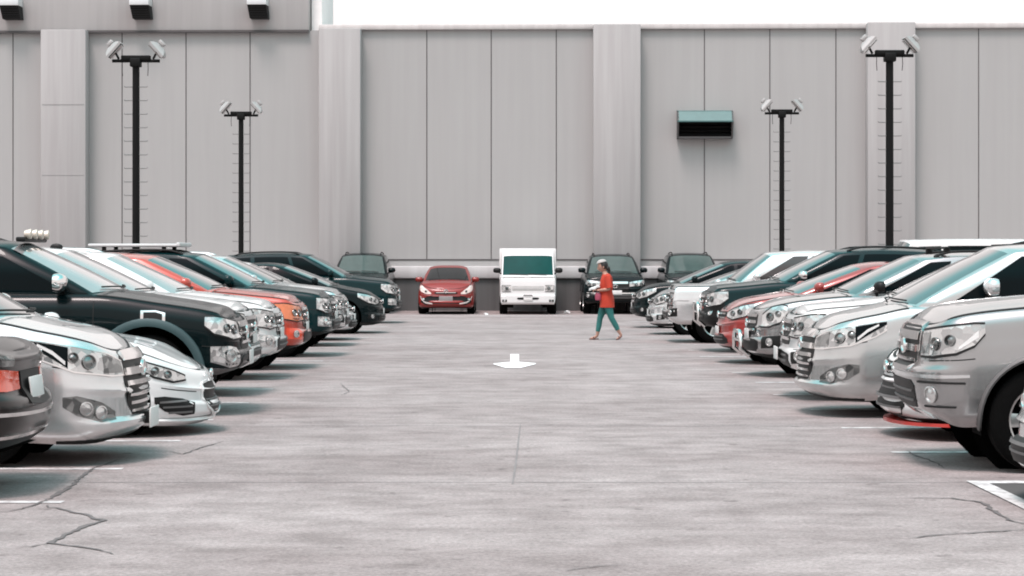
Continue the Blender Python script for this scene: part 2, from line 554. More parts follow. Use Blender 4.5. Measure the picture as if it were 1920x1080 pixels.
    for sg in (1, -1):
        for a, b in zip(nodesl, nodesl[1:]):
            kind = b[0]
            for j in range(len(kk)-1):
                k0, k1 = kk[j], kk[j+1]
                q = [G(a, k0), G(b, k0), G(b, k1), G(a, k1)]
                mid = (k0+k1)/2
                lo, hi = (k_lo, k_hi) if kind.startswith('s') else sp.get('wk', (.03, .95))
                if kind != 'p' and lo < mid < hi:
                    key = 'w' if kind == 'w' else ('r' if kind == 'r' else kind+('a' if sg > 0 else 'b'))
                    mb = gl.setdefault(key, MB())
                else: mb = cab
                bb = len(mb.v)
                mb.v.extend([(p.x, p.y*sg, p.z) for p in q])
                mb.f.append((bb, bb+1, bb+2, bb+3) if sg > 0 else (bb+3, bb+2, bb+1, bb))
    xs = sorted(set([round(n[2].x, 4) for n in nodesl if n[3] == 's'] + [xA_t]))
    us2 = sorted(set([round(s_*u, 5) for s_ in (1, -1) for u in [ap*i/8 for i in range(9)] + [(ap+1)/2, 1.0]]))
    cab.grid([[R(x, u) for u in us2] for x in xs])
    # ---- objects
    body.build("body", mat, root)
    hood.build("hood", sp.get('hood_mat', mat), root)
    bump.build("bumper", sp.get('bump_mat', mat), root)
    if clad.f: clad.build("side_cladding", sp.get('clad_mat', CLADDING), root)
    und.build("underbody", UNDER, root)
    cab.build("cabin_frame", mat, root)
    for d in doors:
        if d.f: d.build("door", mat, root)
    for k, mb in gl.items():
        mb.build({'w': "windscreen", 'r': "rear_window"}.get(k, "side_window"), glass_f if k == 'w' else glass_s, root)
    # panel gaps
    def gap(rows):
        q = MB(); q.grid(rows); q.build("panel_gap", GAP, root)
    g = .0045
    for sg in (1, -1):
        for x in (dx0, dx1, dx2):
            s0 = sh.s_of_x(x)
            pts = [(sh.surf((s0-g)*sg, sh.zb(x)+(sh.zt(x)-sh.zb(x))*k, .0015), sh.surf((s0+g)*sg, sh.zb(x)+(sh.zt(x)-sh.zb(x))*k, .0015)) for k in [.14+.84*i/12 for i in range(13)]]
            gap([[p[0] for p in pts], [p[1] for p in pts]])
        # hood shut line, on the shoulder, and bumper joint
        n1 = int((xc)/sh.step)+8
        pr = []
        for i in range(2, sh.n):
            d = i*sh.step
            if sh.o[i][0] > xc-.06: break
            pr.append((sh.P(d*sg, .982)+Vector((0,0,.004)), sh.P(d*sg, .995)+Vector((0,0,.004))))
        if len(pr) > 2: gap([[p[0] for p in pr], [p[1] for p in pr]])
        s1 = sh.s_of_x(bx); s0 = max(0.0, s1-.45)
        z1 = sh.zb(bx)+(sh.zt(bx)-sh.zb(bx))*kb
        pr = []
        for i in range(11):
            d = s0+(s1-s0)*i/10; x = sh.xo(d); z = sh.zb(x)+(sh.zt(x)-sh.zb(x))*kb
            pr.append((sh.surf(d*sg, z-g, .0015), sh.surf(d*sg, z+g, .0015)))
        gap([[p[0] for p in pr], [p[1] for p in pr]])
    # ---- wheels
    wst = sp.get('rim', 'five')
    for xa in ax:
        for sg in (1, -1):
            make_wheel(root, xa, sg*(W2-.125), rw, .22, sg, wst, sp.get('steer', 0) if xa == ax[0] else 0)
    # ---- arch flares
    if sp.get('flare'):
        for xa in ax:
            for sg in (1, -1):
                fl = MB()
                fw = sp['flare']
                rr = [ring_pts(sh, xa, rw, Ra-.012+q*fw, -.15, pi+.15, 26, o) for q, o in ((0, -.02), (0, .035), (.5, .045), (.9, .03), (1, -.01))]
                fl.grid([[(p.x, abs(p.y)*sg, p.z) for p in r] for r in rr])
                fl.build("fender_flare", sp.get('flare_mat', FLARE), root)
    # ---- mirrors
    mx = xA_b+sp.get('mx', .28); mz = sp.get('mz', sh.zt(mx)+.12)
    for sg in (1, -1):
        ym = sg*(yb(mx)+.13)
        m = MB()
        rows = []
        for i in range(7):
            t = i/6
            x = mx-.07+.13*t
            msc = sp.get('msc', 1.0); sc = msc*(.35, .72, .90, .98, 1.0, .98, .93)[i]
            rows.append([(x, ym+(abs(cos(a))**.7*(1 if cos(a) > 0 else -1))*.115*sc, mz+(abs(sin(a))**.7*(1 if sin(a) > 0 else -1))*.078*sc) for a in [2*pi*k/18 for k in range(18)]])
        m.grid(rows, True); m.fan(rows[0])
        mo = m.build("mirror", sp.get('mirror_mat', mat), root)
        g2 = MB(); g2.fan([Vector(p)+Vector((.002, 0, 0)) for p in rows[-1]]); g2.build("mirror_glass", CHROME, mo)
        ar = MB(); ar.tube([(mx, ym-sg*.06, mz-.05), (mx-.01, sg*(yb(mx)+.0), mz-.11)], .022, 8)
        ar.build("mirror_arm", TRIM, mo)
    # ---- wipers
    for y0, y1 in ((-.55, -.02), (.0, .55)):
        wp = MB(); pts = []
        for i in range(7):
            y = y0+(y1-y0)*i/6; u = y/yb(xA_b)
            B = Vector((xA_b-cbul*(1-u*u), y, zdk(xA_b-cbul*(1-u*u), y))); T = R(xA_t, min(1, max(-1, y/yt)))
            k = .05+.03*i/6
            pts.append(G((0, B, T, 'f'), k)+Vector((-.01, 0, .018)))
        wp.tube(pts, .009, 5)
        wp.build("wiper", TRIM, root)
    # ---- roof equipment
    if sp.get('rails'):
        for sg in (1, -1):
            m = MB(); y = sg*(yt-.10)
            x0, x1 = xA_t+.15, xR_t-.15
            pts = []
            for i in range(15):
                t = i/14; x = x0+(x1-x0)*t
                pts.append((x, y, R(x, y/yt).z+.045*min(1, min(t, 1-t)*9)+.004))
            m.tube(pts, .018, 8); m.build("roof_rail", sp.get('rail_mat', TRIM), root)
    if sp.get('bars'):
        for x in sp['bars']:
            m = MB(); z = R(x, 0).z
            m.bev_box((x, 0, z+.075), (.07, 2*yt-.12, .03), .01)
            for sg in (1, -1): m.bev_box((x, sg*(yt-.12), z+.035), (.09, .06, .07), .012)
            m.build("roof_crossbar", TRIM, root)
    if sp.get('antenna'):
        x = xA_t+sp['antenna']; m = MB(); m.ell((x, 0, R(x, 0).z+.02), (.16, .05, .09), 10, 6); m.build("antenna", TRIM, root)
    # ---- face
    fc = face
    if 'grille' in fc:
        m = MB(); st = fc['grille']
        full = [(-a, b, c) for a, b, c in st[::-1] if a > 0]+st
        sh.patch(m, full, .004, 22, 8, .02)
        go = m.build("grille", fc.get('grille_mat', TRIM), root)
        if fc.get('bars'):
            m = MB()
            for z0, z1, sm, off in fc['bars']:
                sh.patch(m, [(-sm, z0+fc.get('sag', 0), z1+fc.get('sag', 0)), (-sm*.5, z0, z1), (sm*.5, z0, z1), (sm, z0+fc.get('sag', 0), z1+fc.get('sag', 0))], off, 20, 2, off+.01)
            m.build("grille_bars", fc.get('bar_mat', CHROME), go)
        if fc.get('surround'):
            m = MB(); w = fc['surround']
            top = [(a, c, c+w) for a, b, c in full]; bot = [(a, b-w, b) for a, b, c in full]
            sh.patch(m, top, .018, 20, 1, .03); sh.patch(m, bot, .018, 20, 1, .03)
            e = st[-1]
            sh.patch(m, [(e[0], e[1]-w, e[2]+w), (e[0]+w, e[1]-w*.6, e[2]+w*.6)], .018, 2, 4, .03, True)
            m.build("grille_surround", fc.get('surround_mat', CHROME), go)
        if fc.get('emblem'):
            z, rx, rz_ = fc['emblem']
            m = MB(); p = sh.surf(0, z, .03)
            for a_, b_ in ((rx, rz_), (rx*.45, rz_*.95)):
                pts = [(p.x-.004, p.y+a_*cos(2*pi*k/20), p.z+b_*sin(2*pi*k/20)) for k in range(21)]
                m.tube(pts, .011, 6, False)
            m.build("emblem", CHROME, go)
    if 'head' in fc:
        for sg in (1, -1):
            m = MB(); sh.patch(m, [(a*sg, b, c) for a, b, c in (fc['head'] if sg > 0 else fc['head'][::-1])], .010, 14, 5, .03)
            ho = m.build("headlight", fc.get('head_mat', LAMP), root)
            if 'head_rim' in fc:
                w = fc['head_rim']; m = MB()
                hd = [(a*sg, b, c) for a, b, c in (fc['head'] if sg > 0 else fc['head'][::-1])]
                sh.patch(m, [(a, b-w, b+w*.2) for a, b, c in hd], .013, 14, 1, .02)
                sh.patch(m, [(a, c-w*.2, c+w*.7) for a, b, c in hd], .013, 14, 1, .02)
                m.build("lamp_trim", fc.get('rim_mat', TRIM), ho)
            if 'head_dark' in fc:
                m = MB(); sh.patch(m, [(a*sg, b, c) for a, b, c in (fc['head_dark'] if sg > 0 else fc['head_dark'][::-1])], .013, 8, 3, .02)
                m.build("lamp_mask", LAMP_D, ho)
            if 'drl_mask' in fc:
                m = MB(); sh.patch(m, [(a*sg, b, c) for a, b, c in (fc['drl_mask'] if sg > 0 else fc['drl_mask'][::-1])], .013, 8, 3, .02)
                m.build("lamp_mask", GLASS, ho)
            if 'drl' in fc:
                m = MB(); sh.patch(m, [(a*sg, b, c) for a, b, c in (fc['drl'] if sg > 0 else fc['drl'][::-1])], .016, 8, 2, .02)
                m.build("light_strip", PLATE, ho)
            if 'bowls' in fc:
                for d, z, r in fc['bowls']:
                    m = MB()
                    p = sh.surf(d*sg, z, .002)
                    q = sh.surf(d*sg, z, 1.0)-p; q.normalize()
                    rot = q.to_track_quat('Z', 'Y').to_matrix()
                    rows = []
                    for rr, hh in ((1.08, .012), (1.05, .026), (.93, .026), (.8, .012), (.45, .016), (.0, .03)):
                        rows.append([tuple(p+rot @ Vector((.82*r*rr*cos(2*pi*k/18), .82*r*rr*sin(2*pi*k/18), hh))) for k in range(18)])
                    m.grid(rows, True)
                    m.build("lamp_bowl", LAMP_D, ho)
    for key, nm, mt in (('intake', "lower_intake", TRIM), ('fog', "fog_lamp_recess", TRIM), ('lip', "lower_lip", TRIM), ('strip', "bumper_strip", CHROME), ('skid', "skid_plate", ALLOY), ('side_vent', "fender_vent", CHROME)):
        if key in fc:
            st = fc[key]
            if st[0][0] == 0:
                m = MB(); sh.patch(m, [(-a, b, c) for a, b, c in st[::-1] if a > 0]+st, fc.get(key+'_off', .006), 24, 4, .03)
                o = m.build(nm, fc.get(key+'_mat', mt), root)
                if key == 'intake' and fc.get('intake_bars'):
                    m = MB()
                    for z0, z1, sm in fc['intake_bars']:
                        sh.patch(m, [(-sm, z0, z1), (sm, z0, z1)], .016, 16, 1, .02)
                    m.build("intake_bars", fc.get('intake_bar_mat', CLADDING), o)
            else:
                for sg in (1, -1):
                    m = MB(); sh.patch(m, [(a*sg, b, c) for a, b, c in (st if sg > 0 else st[::-1])], fc.get(key+'_off', .006), 8, 4, .03)
                    o = m.build(nm, fc.get(key+'_mat', mt), root)
                    if key == 'fog' and 'foglamp' in fc:
                        m = MB()
                        for d, z, r in fc['foglamp']:
                            p = sh.surf(d*sg, z, .0); q = (sh.surf(d*sg, z, 1.0)-p).normalized()
                            rot = q.to_track_quat('Z', 'Y').to_matrix()
                            rows = [[tuple(p+rot @ Vector((r*rr*cos(2*pi*k/16), r*rr*sin(2*pi*k/16), hh))) for k in range(16)] for rr, hh in ((1.1, .008), (1.1, .022), (.92, .024), (.9, .014), (.4, .022), (0, .026))]
                            m.grid(rows, True)
                        m.build("fog_lamp", LAMP, o)
                    if key == 'fog' and 'fog_bars' in fc:
                        m = MB()
                        for a0, a1, z0, z1 in fc['fog_bars']:
                            sh.patch(m, [(a0*sg, z0, z1), (a1*sg, z0, z1)] if sg > 0 else [(a1*sg, z0, z1), (a0*sg, z0, z1)], .014, 6, 1, .02)
                        m.build("fog_bars", fc.get("fog_bar_mat", CLADDING), o)
    if 'plate' in fc:
        z, w, h = fc['plate'][:3]
        p = sh.surf(0, z, .008)
        dx = fc['plate'][3] if len(fc['plate']) > 3 else 0
        m = MB(); m.bev_box((p.x-.012-dx, 0, z), (.014, w, h), .006); m.build("licence_plate", fc.get("plate_mat", PLATE), root)
        m = MB(); m.box((p.x+.02-dx, 0, z), (.05, w*.7, h*.6)); m.build("plate_bracket", TRIM, root)
    if 'bulbar' in fc:
        m = MB(); z0, z1, w = fc['bulbar']; p = sh.surf(0, (z0+z1)/2, .10)
        pts = [(p.x+.12, -w, z0-.1), (p.x, -w, z0), (p.x, -w, z1-.08), (p.x, -w+.08, z1), (p.x, w-.08, z1), (p.x, w, z1-.08), (p.x, w, z0), (p.x+.12, w, z0-.1)]
        m.tube(pts, .03, 10); m.tube([(p.x, -w, (z0+z1)/2), (p.x, w, (z0+z1)/2)], .022, 8)
        m.build("bull_bar", CHROME, root)
    if 'splitter' in fc:
        m = MB(); z = fc['splitter']
        rows = []
        for i in range(33):
            d = -1.25+2.5*i/32
            p = sh.surf(d, sh.zb(sh.xo(d))+.02, 0); q = sh.P(d, .4)
            n = Vector((p.x-1.2, p.y, 0)).normalized()
            rows.append([p-n*.10+Vector((0,0,z-p.z)), p+n*.035+Vector((0,0,z-p.z)), p+n*.03+Vector((0,0,z-p.z+.03)), p-n*.10+Vector((0,0,z-p.z+.03))])
        m.grid(rows, True); m.build("front_splitter", SPLITTER, root)
    if 'tail' in fc:
        hf = sh.half
        for sg in (1, -1):
            st = [(hf-a, b, c) for a, b, c in fc['tail'][::-1]]
            m = MB(); sh.patch(m, [(a*sg, b, c) for a, b, c in (st if sg > 0 else st[::-1])], .012, 10, 4, .03); to = m.build("tail_lamp", TAIL, root)
            if 'tail_dark' in fc:
                st = [(hf-a, b, c) for a, b, c in fc['tail_dark'][::-1]]
                m = MB(); sh.patch(m, [(a*sg, b, c) for a, b, c in (st if sg > 0 else st[::-1])], .014, 10, 4, .03); m.build("lamp_mask", LAMP_D, to)
    for key, nm, mt in (('rear_strip', "bumper_strip", CHROME), ('rear_low', "rear_diffuser", TRIM), ('rear_plate_recess', "plate_recess", TRIM)):
        for st0 in fc.get(key, []):
            hf = sh.half; m = MB()
            for sg in (1, -1):
                st = [(hf-a, b, c) for a, b, c in st0[::-1]]
                sh.patch(m, [(a*sg, b, c) for a, b, c in (st if sg > 0 else st[::-1])], .012, 14, 2, .03)
            m.build(nm, mt, root)
    if 'rear_plate' in fc:
        z, w, h = fc['rear_plate']; p = sh.surf(sh.half, z, .03)
        m = MB(); m.bev_box((p.x+.012, 0, z), (.014, w, h), .006, Matrix.Rotation(radians(-8), 3, 'Y')); m.build("licence_plate", PLATE, root)
    root['_sh'] = 0
    del root['_sh']
    return root, sh, R

# ------------------------------------------------------------------ setting: ground, markings, wall
def ground_mat():
    m, nt, b, l = nodes("worn_concrete_asphalt")
    N = nt.nodes.new
    t = N("ShaderNodeTexCoord")
    def noise(scale, det, vec=None, rough=.55):
        n = N("ShaderNodeTexNoise"); n.inputs["Scale"].default_value = scale; n.inputs["Detail"].default_value = det
        n.inputs["Roughness"].default_value = rough
        l.new(vec if vec is not None else t.outputs["Object"], n.inputs["Vector"]); return n.outputs[0]
    def ramp(x, p0, c0, p1, c1):
        r = N("ShaderNodeValToRGB"); r.color_ramp.elements[0].position = p0; r.color_ramp.elements[1].position = p1
        r.color_ramp.elements[0].color = (*c0, 1); r.color_ramp.elements[1].color = (*c1, 1); l.new(x, r.inputs[0]); return r.outputs[0]
    def mix(a, bb, f, mode='MIX'):
        x = N("ShaderNodeMix"); x.data_type = 'RGBA'; x.blend_type = mode
        if isinstance(f, (int, float)): x.inputs["Factor"].default_value = f
        else: l.new(f, x.inputs["Factor"])
        l.new(a, x.inputs[6]); l.new(bb, x.inputs[7]); return x.outputs[2]
    mp = N("ShaderNodeMapping"); mp.inputs["Scale"].default_value = (0.6, 0.9, 1)
    l.new(t.outputs["Object"], mp.inputs["Vector"])
    base = ramp(noise(.55, 6, mp.outputs[0], .62), .33, (.278, .234, .230), .68, (.388, .340, .335))
    patch = ramp(noise(2.6, 6, mp.outputs[0], .7), .36, (.58, .565, .56), .60, (1.0, 1.0, 1.0))
    c = mix(base, patch, .75, 'MULTIPLY')
    fine = ramp(noise(32, 8, None, .85), .36, (.50, .49, .49), .62, (1.22, 1.22, 1.22))
    c = mix(c, fine, .9, 'MULTIPLY')
    spots = ramp(noise(4.5, 2), .66, (1, 1, 1), .76, (.50, .48, .48))
    c = mix(c, spots, .75, 'MULTIPLY')
    mp2 = N("ShaderNodeMapping"); mp2.inputs["Scale"].default_value = (1.6, .10, 1)
    l.new(t.outputs["Object"], mp2.inputs["Vector"])
    tr = ramp(noise(1.0, 3, mp2.outputs[0]), .56, (1, 1, 1), .74, (.80, .79, .79))
    c = mix(c, tr, .6, 'MULTIPLY')
    l.new(c, b.inputs["Base Color"])
    b.inputs["Roughness"].default_value = .85
    b.inputs["Specular IOR Level"].default_value = .25
    bp = N("ShaderNodeBump"); bp.inputs["Strength"].default_value = .35; bp.inputs["Distance"].default_value = .01
    l.new(noise(45, 4), bp.inputs["Height"]); l.new(bp.outputs[0], b.inputs["Normal"])
    return m
g = MB(); g.grid([[(x, y, 0) for x in (-400, -60, -20, 20, 60, 400)] for y in (-100, 0, 40, 80, 600)])
struct(g.build("ground", ground_mat(), smooth=False))

def worn_paint(name, col, under, lo=.36, hi=.5):
    m, nt, b, l = nodes(name)
    t = nt.nodes.new("ShaderNodeTexCoord"); n = nt.nodes.new("ShaderNodeTexNoise")
    n.inputs["Scale"].default_value = 7; n.inputs["Detail"].default_value = 7; n.inputs["Roughness"].default_value = .7
    l.new(t.outputs["Object"], n.inputs["Vector"])
    r = nt.nodes.new("ShaderNodeValToRGB")
    r.color_ramp.elements[0].position, r.color_ramp.elements[1].position = lo, hi
    r.color_ramp.elements[0].color = (*under, 1); r.color_ramp.elements[1].color = (*col, 1)
    l.new(n.outputs[0], r.inputs[0]); l.new(r.outputs[0], b.inputs["Base Color"]); b.inputs["Roughness"].default_value = .75
    return m
LINE = worn_paint("worn_white_line", (.62, .60, .60), (.36, .33, .33), .40, .56)
ARROW = worn_paint("white_arrow_paint", (.85, .84, .84), (.74, .72, .72), .25, .4)
CRACK = simple("crack_tar", (.12, .105, .105), .9, var=.3)
JOINT = simple("joint_dark", (.19, .17, .17), .9, var=.35, vscale=2.0)
def sheet(name, polys, mat, z):
    m = MB()
    for p in polys: m.fan([(x, y, z) for x, y in p])
    return struct(m.build(name, mat, smooth=False))
def strip(pts, w):
    """ribbon of quads along points on the ground"""
    out = []; L_, R_ = [], []
    for i, p in enumerate(pts):
        a = Vector(pts[max(0, i-1)]); b = Vector(pts[min(len(pts)-1, i+1)])
        d = (b-a).normalized(); n = Vector((-d.y, d.x)); ww = w[i] if isinstance(w, list) else w
        L_.append(Vector(p)+n*ww/2); R_.append(Vector(p)-n*ww/2)
    for i in range(len(pts)-1): out.append([L_[i], R_[i], R_[i+1], L_[i+1]])
    return out
# bay lines
for y in (14.45, 16.75, 19.35, 21.9, 24.5, 27.1, 29.6, 32.2, 34.7, 37.3, 39.8, 42.4, 45.0, 47.5, 50.0, 52.5, 55.1, 57.7):
    x1 = -2.95 + random.uniform(-.05, .05)
    sheet("bay_line", [[(x1-4.9, y-.06), (x1, y-.06), (x1, y+.06), (x1-4.9, y+.06)]], LINE, .004)
for y in (18.2, 20.85, 23.4, 26.0, 28.6, 31.1, 33.7, 36.2, 38.8, 41.4, 43.9, 46.5, 49.0, 51.6, 54.1, 56.7):
    x1 = 3.15 + random.uniform(-.05, .05)
    sheet("bay_line", [[(x1, y-.06), (x1+4.9, y-.06), (x1+4.9, y+.06), (x1, y+.06)]], LINE, .004)
sheet("bay_line", [[(-.9, 62.6), (1.7, 62.6), (1.7, 62.9), (-.9, 62.9)]], LINE, .004)
# outlined corner at the right
sheet("corner_marking", [[(3.28, 8.0), (3.41, 8.0), (3.41, 15.62), (3.28, 15.8)], [(3.28, 15.8), (3.41, 15.62), (8.2, 15.62), (8.2, 15.8)]], LINE, .008)
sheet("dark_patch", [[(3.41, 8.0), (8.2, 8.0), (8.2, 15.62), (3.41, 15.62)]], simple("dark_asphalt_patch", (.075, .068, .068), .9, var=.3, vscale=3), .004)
# arrow pointing towards the camera
sheet("arrow_marking", [[gnd(*p) for p in ((973, 665), (957, 665), (957, 679.5), (973, 679.5))],
      [gnd(*p) for p in ((1005, 682), (973, 679.5), (957, 679.5), (925, 682.5), (925, 683.5), (948, 690.5), (976, 690.5), (1004, 683.5))]], ARROW, .008)
# slab joints and cracks
for py in (905, 799, 741, 640):
    Y = gnd(960, py)[1]
    if py in (905, 799): sheet("slab_joint", strip([(-12, Y+.05), (-5, Y), (0, Y+.02), (5, Y-.02), (12, Y)], .014 if py == 905 else .018), JOINT, .002)
sheet("slab_joint", strip([gnd(*p) for p in ((961, 908), (967, 870), (971, 835), (976, 795))], [.012, .016, .016, .008]), JOINT, .0035)
def crack(px, w0, seed):
    r = random.Random(seed); pts = []
    for a, b in zip(px, px[1:]):
        A, B = Vector(gnd(*a)), Vector(gnd(*b)); n = max(2, int((B-A).length/.07))
        for i in range(n):
            t = i/n; pts.append(tuple(A.lerp(B, t)+Vector((r.uniform(-.012, .012), r.uniform(-.025, .025)))))
    pts.append(gnd(*px[-1]))
    ws = [max(.006, .75*w0*(.35+.9*r.random())*min(1, .3+3*min(i, len(pts)-1-i)/len(pts))) for i in range(len(pts))]
    sheet("crack", strip(pts, ws), CRACK, .0055)
crack([(0, 962), (40, 955), (80, 942), (108, 928), (135, 910), (150, 897), (175, 878), (225, 862)], .055, 1)
crack([(84, 949), (125, 958), (165, 968), (196, 977), (160, 987), (125, 1002), (92, 1020), (140, 1026), (185, 1031), (212, 1040)], .06, 2)
crack([(92, 1020), (60, 1025), (35, 1026)], .025, 3)
crack([(275, 845), (320, 848), (345, 852), (375, 840), (420, 828)], .03, 4)
crack([(1700, 935), (1780, 935), (1840, 942), (1865, 960), (1890, 975), (1930, 985)], .05, 5)
crack([(1700, 1010), (1780, 1003), (1860, 998), (1930, 993)], .04, 6)
crack([(1700, 846), (1725, 858), (1755, 868), (1770, 878)], .035, 7)
crack([(640, 720), (655, 735), (640, 742)], .02, 8)
crack([(1180, 1060), (1100, 1064), (1060, 1072)], .02, 9)

# --- back wall, slightly turned
WY = 69.5
ws_ = WY/F
wroot = empty("building_wall", (0, WY, 0), radians(-1.6))
tag(wroot, "long grey concrete panel wall of the building behind the car park", "wall")
def wx(px): return (px-960)*ws_
def wz(py): return CH-(py-HZ)*ws_
def concrete(name, c0, c1, streak=.5):
    m, nt, b, l = nodes(name); N = nt.nodes.new
    t = N("ShaderNodeTexCoord")
    def ns(scale, mp=None, det=5):
        n = N("ShaderNodeTexNoise"); n.inputs["Scale"].default_value = scale; n.inputs["Detail"].default_value = det
        if mp:
            q = N("ShaderNodeMapping"); q.inputs["Scale"].default_value = mp; l.new(t.outputs["Object"], q.inputs["Vector"]); l.new(q.outputs[0], n.inputs["Vector"])
        else: l.new(t.outputs["Object"], n.inputs["Vector"])
        return n.outputs[0]
    mx = N("ShaderNodeMix"); mx.data_type = 'RGBA'; mx.inputs[6].default_value = (*c0, 1); mx.inputs[7].default_value = (*c1, 1)
    l.new(ns(.35), mx.inputs["Factor"])
    r = N("ShaderNodeValToRGB"); r.color_ramp.elements[0].position, r.color_ramp.elements[1].position = .35, .65
    r.color_ramp.elements[0].color = (.80, .785, .785, 1); r.color_ramp.elements[1].color = (1, 1, 1, 1)
    l.new(ns(1.0, (4.5, 4.5, .2), 7), r.inputs[0])
    m2 = N("ShaderNodeMix"); m2.data_type = 'RGBA'; m2.blend_type = 'MULTIPLY'; m2.inputs["Factor"].default_value = streak
    l.new(mx.outputs[2], m2.inputs[6]); l.new(r.outputs[0], m2.inputs[7])
    l.new(m2.outputs[2], b.inputs["Base Color"]); b.inputs["Roughness"].default_value = .85
    b.inputs["Specular IOR Level"].default_value = .2
    return m
WALLM = concrete("wall_concrete", (.350, .347, .343), (.375, .371, .367), .18)
PILM = concrete("pilaster_concrete", (.36, .352, .35), (.40, .391, .389), .6)
CAPM = concrete("coping_concrete", (.50, .48, .47), (.58, .55, .54), .6)
LEDGE = concrete("ledge_concrete", (.50, .49, .49), (.58, .57, .57), .5)
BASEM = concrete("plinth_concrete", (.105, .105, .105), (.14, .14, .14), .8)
UPM = concrete("upper_block_concrete", (.40, .385, .38), (.43, .415, .41), .4)
SEAM = simple("seam_dark", (.085, .08, .08), .9, var=.3)
x0, x1 = wx(-700), wx(2700)
ztop = wz(56)
m = MB(); m.box(((x0+x1)/2, 1.0, ztop/2), (x1-x0, 2.0, ztop)); m.build("wall", WALLM, wroot, smooth=False)
# panel seams (recess strips, a few mm proud of the face so they read as joints)
m = MB()
for px in (-580, -458, -336, -225, -104, 18, 225, 346, 467, 800, 921, 1043, 1320, 1442, 1565, 1830, 1952, 2074, 2196, 2318):
    m.box((wx(px), -.004, (ztop+wz(487))/2), (.028, .012, ztop-wz(487)))
m.box(((x0+x1)/2, -.006, wz(487)), (x1-x0, .016, .045))
m.build("panel_seam", SEAM, wroot, smooth=False)
for a, b_, zt_ in ((-410, -325, ztop), (78, 163, ztop), (600, 678, ztop+.01), (1112, 1200, ztop+.12), (1620, 1708, wz(47)), (2130, 2216, ztop)):
    m = MB(); m.bev_box(((wx(a)+wx(b_))/2, -.27, zt_/2), (wx(b_)-wx(a), .55, zt_), .03); p_ = m.build("pilaster", PILM, wroot, ang=30)
    if a == 78:
        m = MB()
        for py in (196, 328): m.box(((wx(a)+wx(b_))/2, -.548, wz(py)), (wx(b_)-wx(a)-.1, .012, .03))
        m.build("pour_joint", SEAM if False else PILM, p_)
# lower ledge and plinth between pilasters
m = MB(); m.bev_box(((x0+x1)/2, -.18, (wz(499)+wz(522))/2), (x1-x0, .37, wz(499)-wz(522)), .04); m.build("ledge", LEDGE, wroot, ang=30)
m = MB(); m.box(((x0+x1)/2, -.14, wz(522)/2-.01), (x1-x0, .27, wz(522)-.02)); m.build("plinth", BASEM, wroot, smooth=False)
# coping to the right of the upper block
cx0 = wx(597)
for a, b_ in ((597, 1113), (1199, 1621), (1707, 2700)):
    m = MB(); m.bev_box(((wx(a)+wx(b_))/2, .62, (ztop+wz(46))/2+.002), (wx(b_)-wx(a)-.01, 1.5, wz(46)-ztop), .03); m.build("coping", CAPM, wroot, ang=30)
# upper storey block at the left
ub0, ub1 = wx(-700), wx(579)
m = MB(); m.bev_box(((ub0+ub1)/2, 2.9, ztop+2.2), (ub1-ub0, 6.0, 4.4), .03); m.build("upper_block", UPM, wroot, ang=30)
m = MB(); m.box(((ub0+ub1)/2, -.11, ztop-.03), (ub1-ub0, .12, .07)); m.build("shadow_gap_trim", SEAM, wroot, smooth=False)
m = MB(); m.box(((wx(581)+wx(600))/2, 2.0, ztop+2.2), (wx(600)-wx(581), 3.4, 4.4)); m.build("lit_side_strip", simple("painted_lit_side", (.80, .78, .77), .7), wroot, smooth=False)  # lit side face of the block, its brightness painted as whiter colour
wall_M = Matrix.Translation((0, WY, 0)) @ Matrix.Rotation(radians(-1.6), 4, 'Z')

# wall hoods: three small ones under the top, one wide one
HOODW = simple("painted_hood_light", (.66, .68, .68), .45, var=.1)
HOODT = simple("teal_hood_metal", (.055, .13, .128), .5, .1, var=.15)
VOID = simple("vent_void", (.004, .004, .004), .9)
def small_vent(px, label):
    w = wall_M @ Vector((wx(px), -.11, wz(24)))
    r = empty("wall_vent", w, radians(-1.6)); tag(r, label, "vent", "small hooded vents along the top of the wall")
    m = MB(); m.bev_box((0, -.30, .36), (.62, .62, .30), .02); m.build("hood", HOODW, r, ang=30)
    m = MB()
    rows = [[(-.30, -.56, .21), (.30, -.56, .21), (.34, -.40, -.20), (-.24, -.40, -.20)], [(-.30, .0, .21), (.30, .0, .21), (.34, .0, -.20), (-.24, .0, -.20)]]
    m.grid(rows, True); m.fan(rows[0]); m.build("louvre_box", VOID, r, smooth=False)
    m = MB()
    for i in range(5):
        t = (i+.5)/5; m.box((-.01+.05*t, -.57+.16*t+.0, .18-.36*t), (.5, .03, .012))
    m.build("louvre", TRIM, r, smooth=False)
small_vent(20, "small dark hooded vent at the far left end of the top wall")
small_vent(265, "small dark hooded vent high on the wall above the nearer left light pole")
small_vent(485, "small dark hooded vent high on the wall closest to the open sky")
w = wall_M @ Vector((wx(1320), 0, wz(235)))
r = empty("wall_vent", w, radians(-1.6)); tag(r, "wide teal metal ventilation hood with black opening on the wall", "vent")
hw = 52*ws_
m = MB()
zt0, zt1, zl, zb0 = .46, .05, -.0, -.44
prof = [(0, .46), (-.42, .40), (-.62, .10), (-.62, .06), (-.40, .36), (0, .42)]
m.grid([[(-hw, y, z) for y, z in prof], [(hw, y, z) for y, z in prof]]); m.build("hood", HOODT, r, ang=30)
for sx in (-1, 1):
    m = MB(); p1 = [(sx*hw, 0, .46), (sx*hw, -.42, .40), (sx*hw, -.62, .10), (sx*hw, -.30, -.42), (sx*hw, 0, -.44)]
    p2 = [(x-sx*.05, y, z) for x, y, z in p1]
    m.grid([p1, p2], True); m.fan(p1); m.fan(p2); m.build("side_panel", CLADDING, r, smooth=False)
m = MB(); m.box((0, -.16, -.41), (2*hw-.1, .32, .06)); m.build("sill", CLADDING, r, smooth=False)
m = MB(); m.box((0, -.03, 0), (2*hw-.12, .05, .80)); m.build("opening", VOID, r, smooth=False)
m = MB()
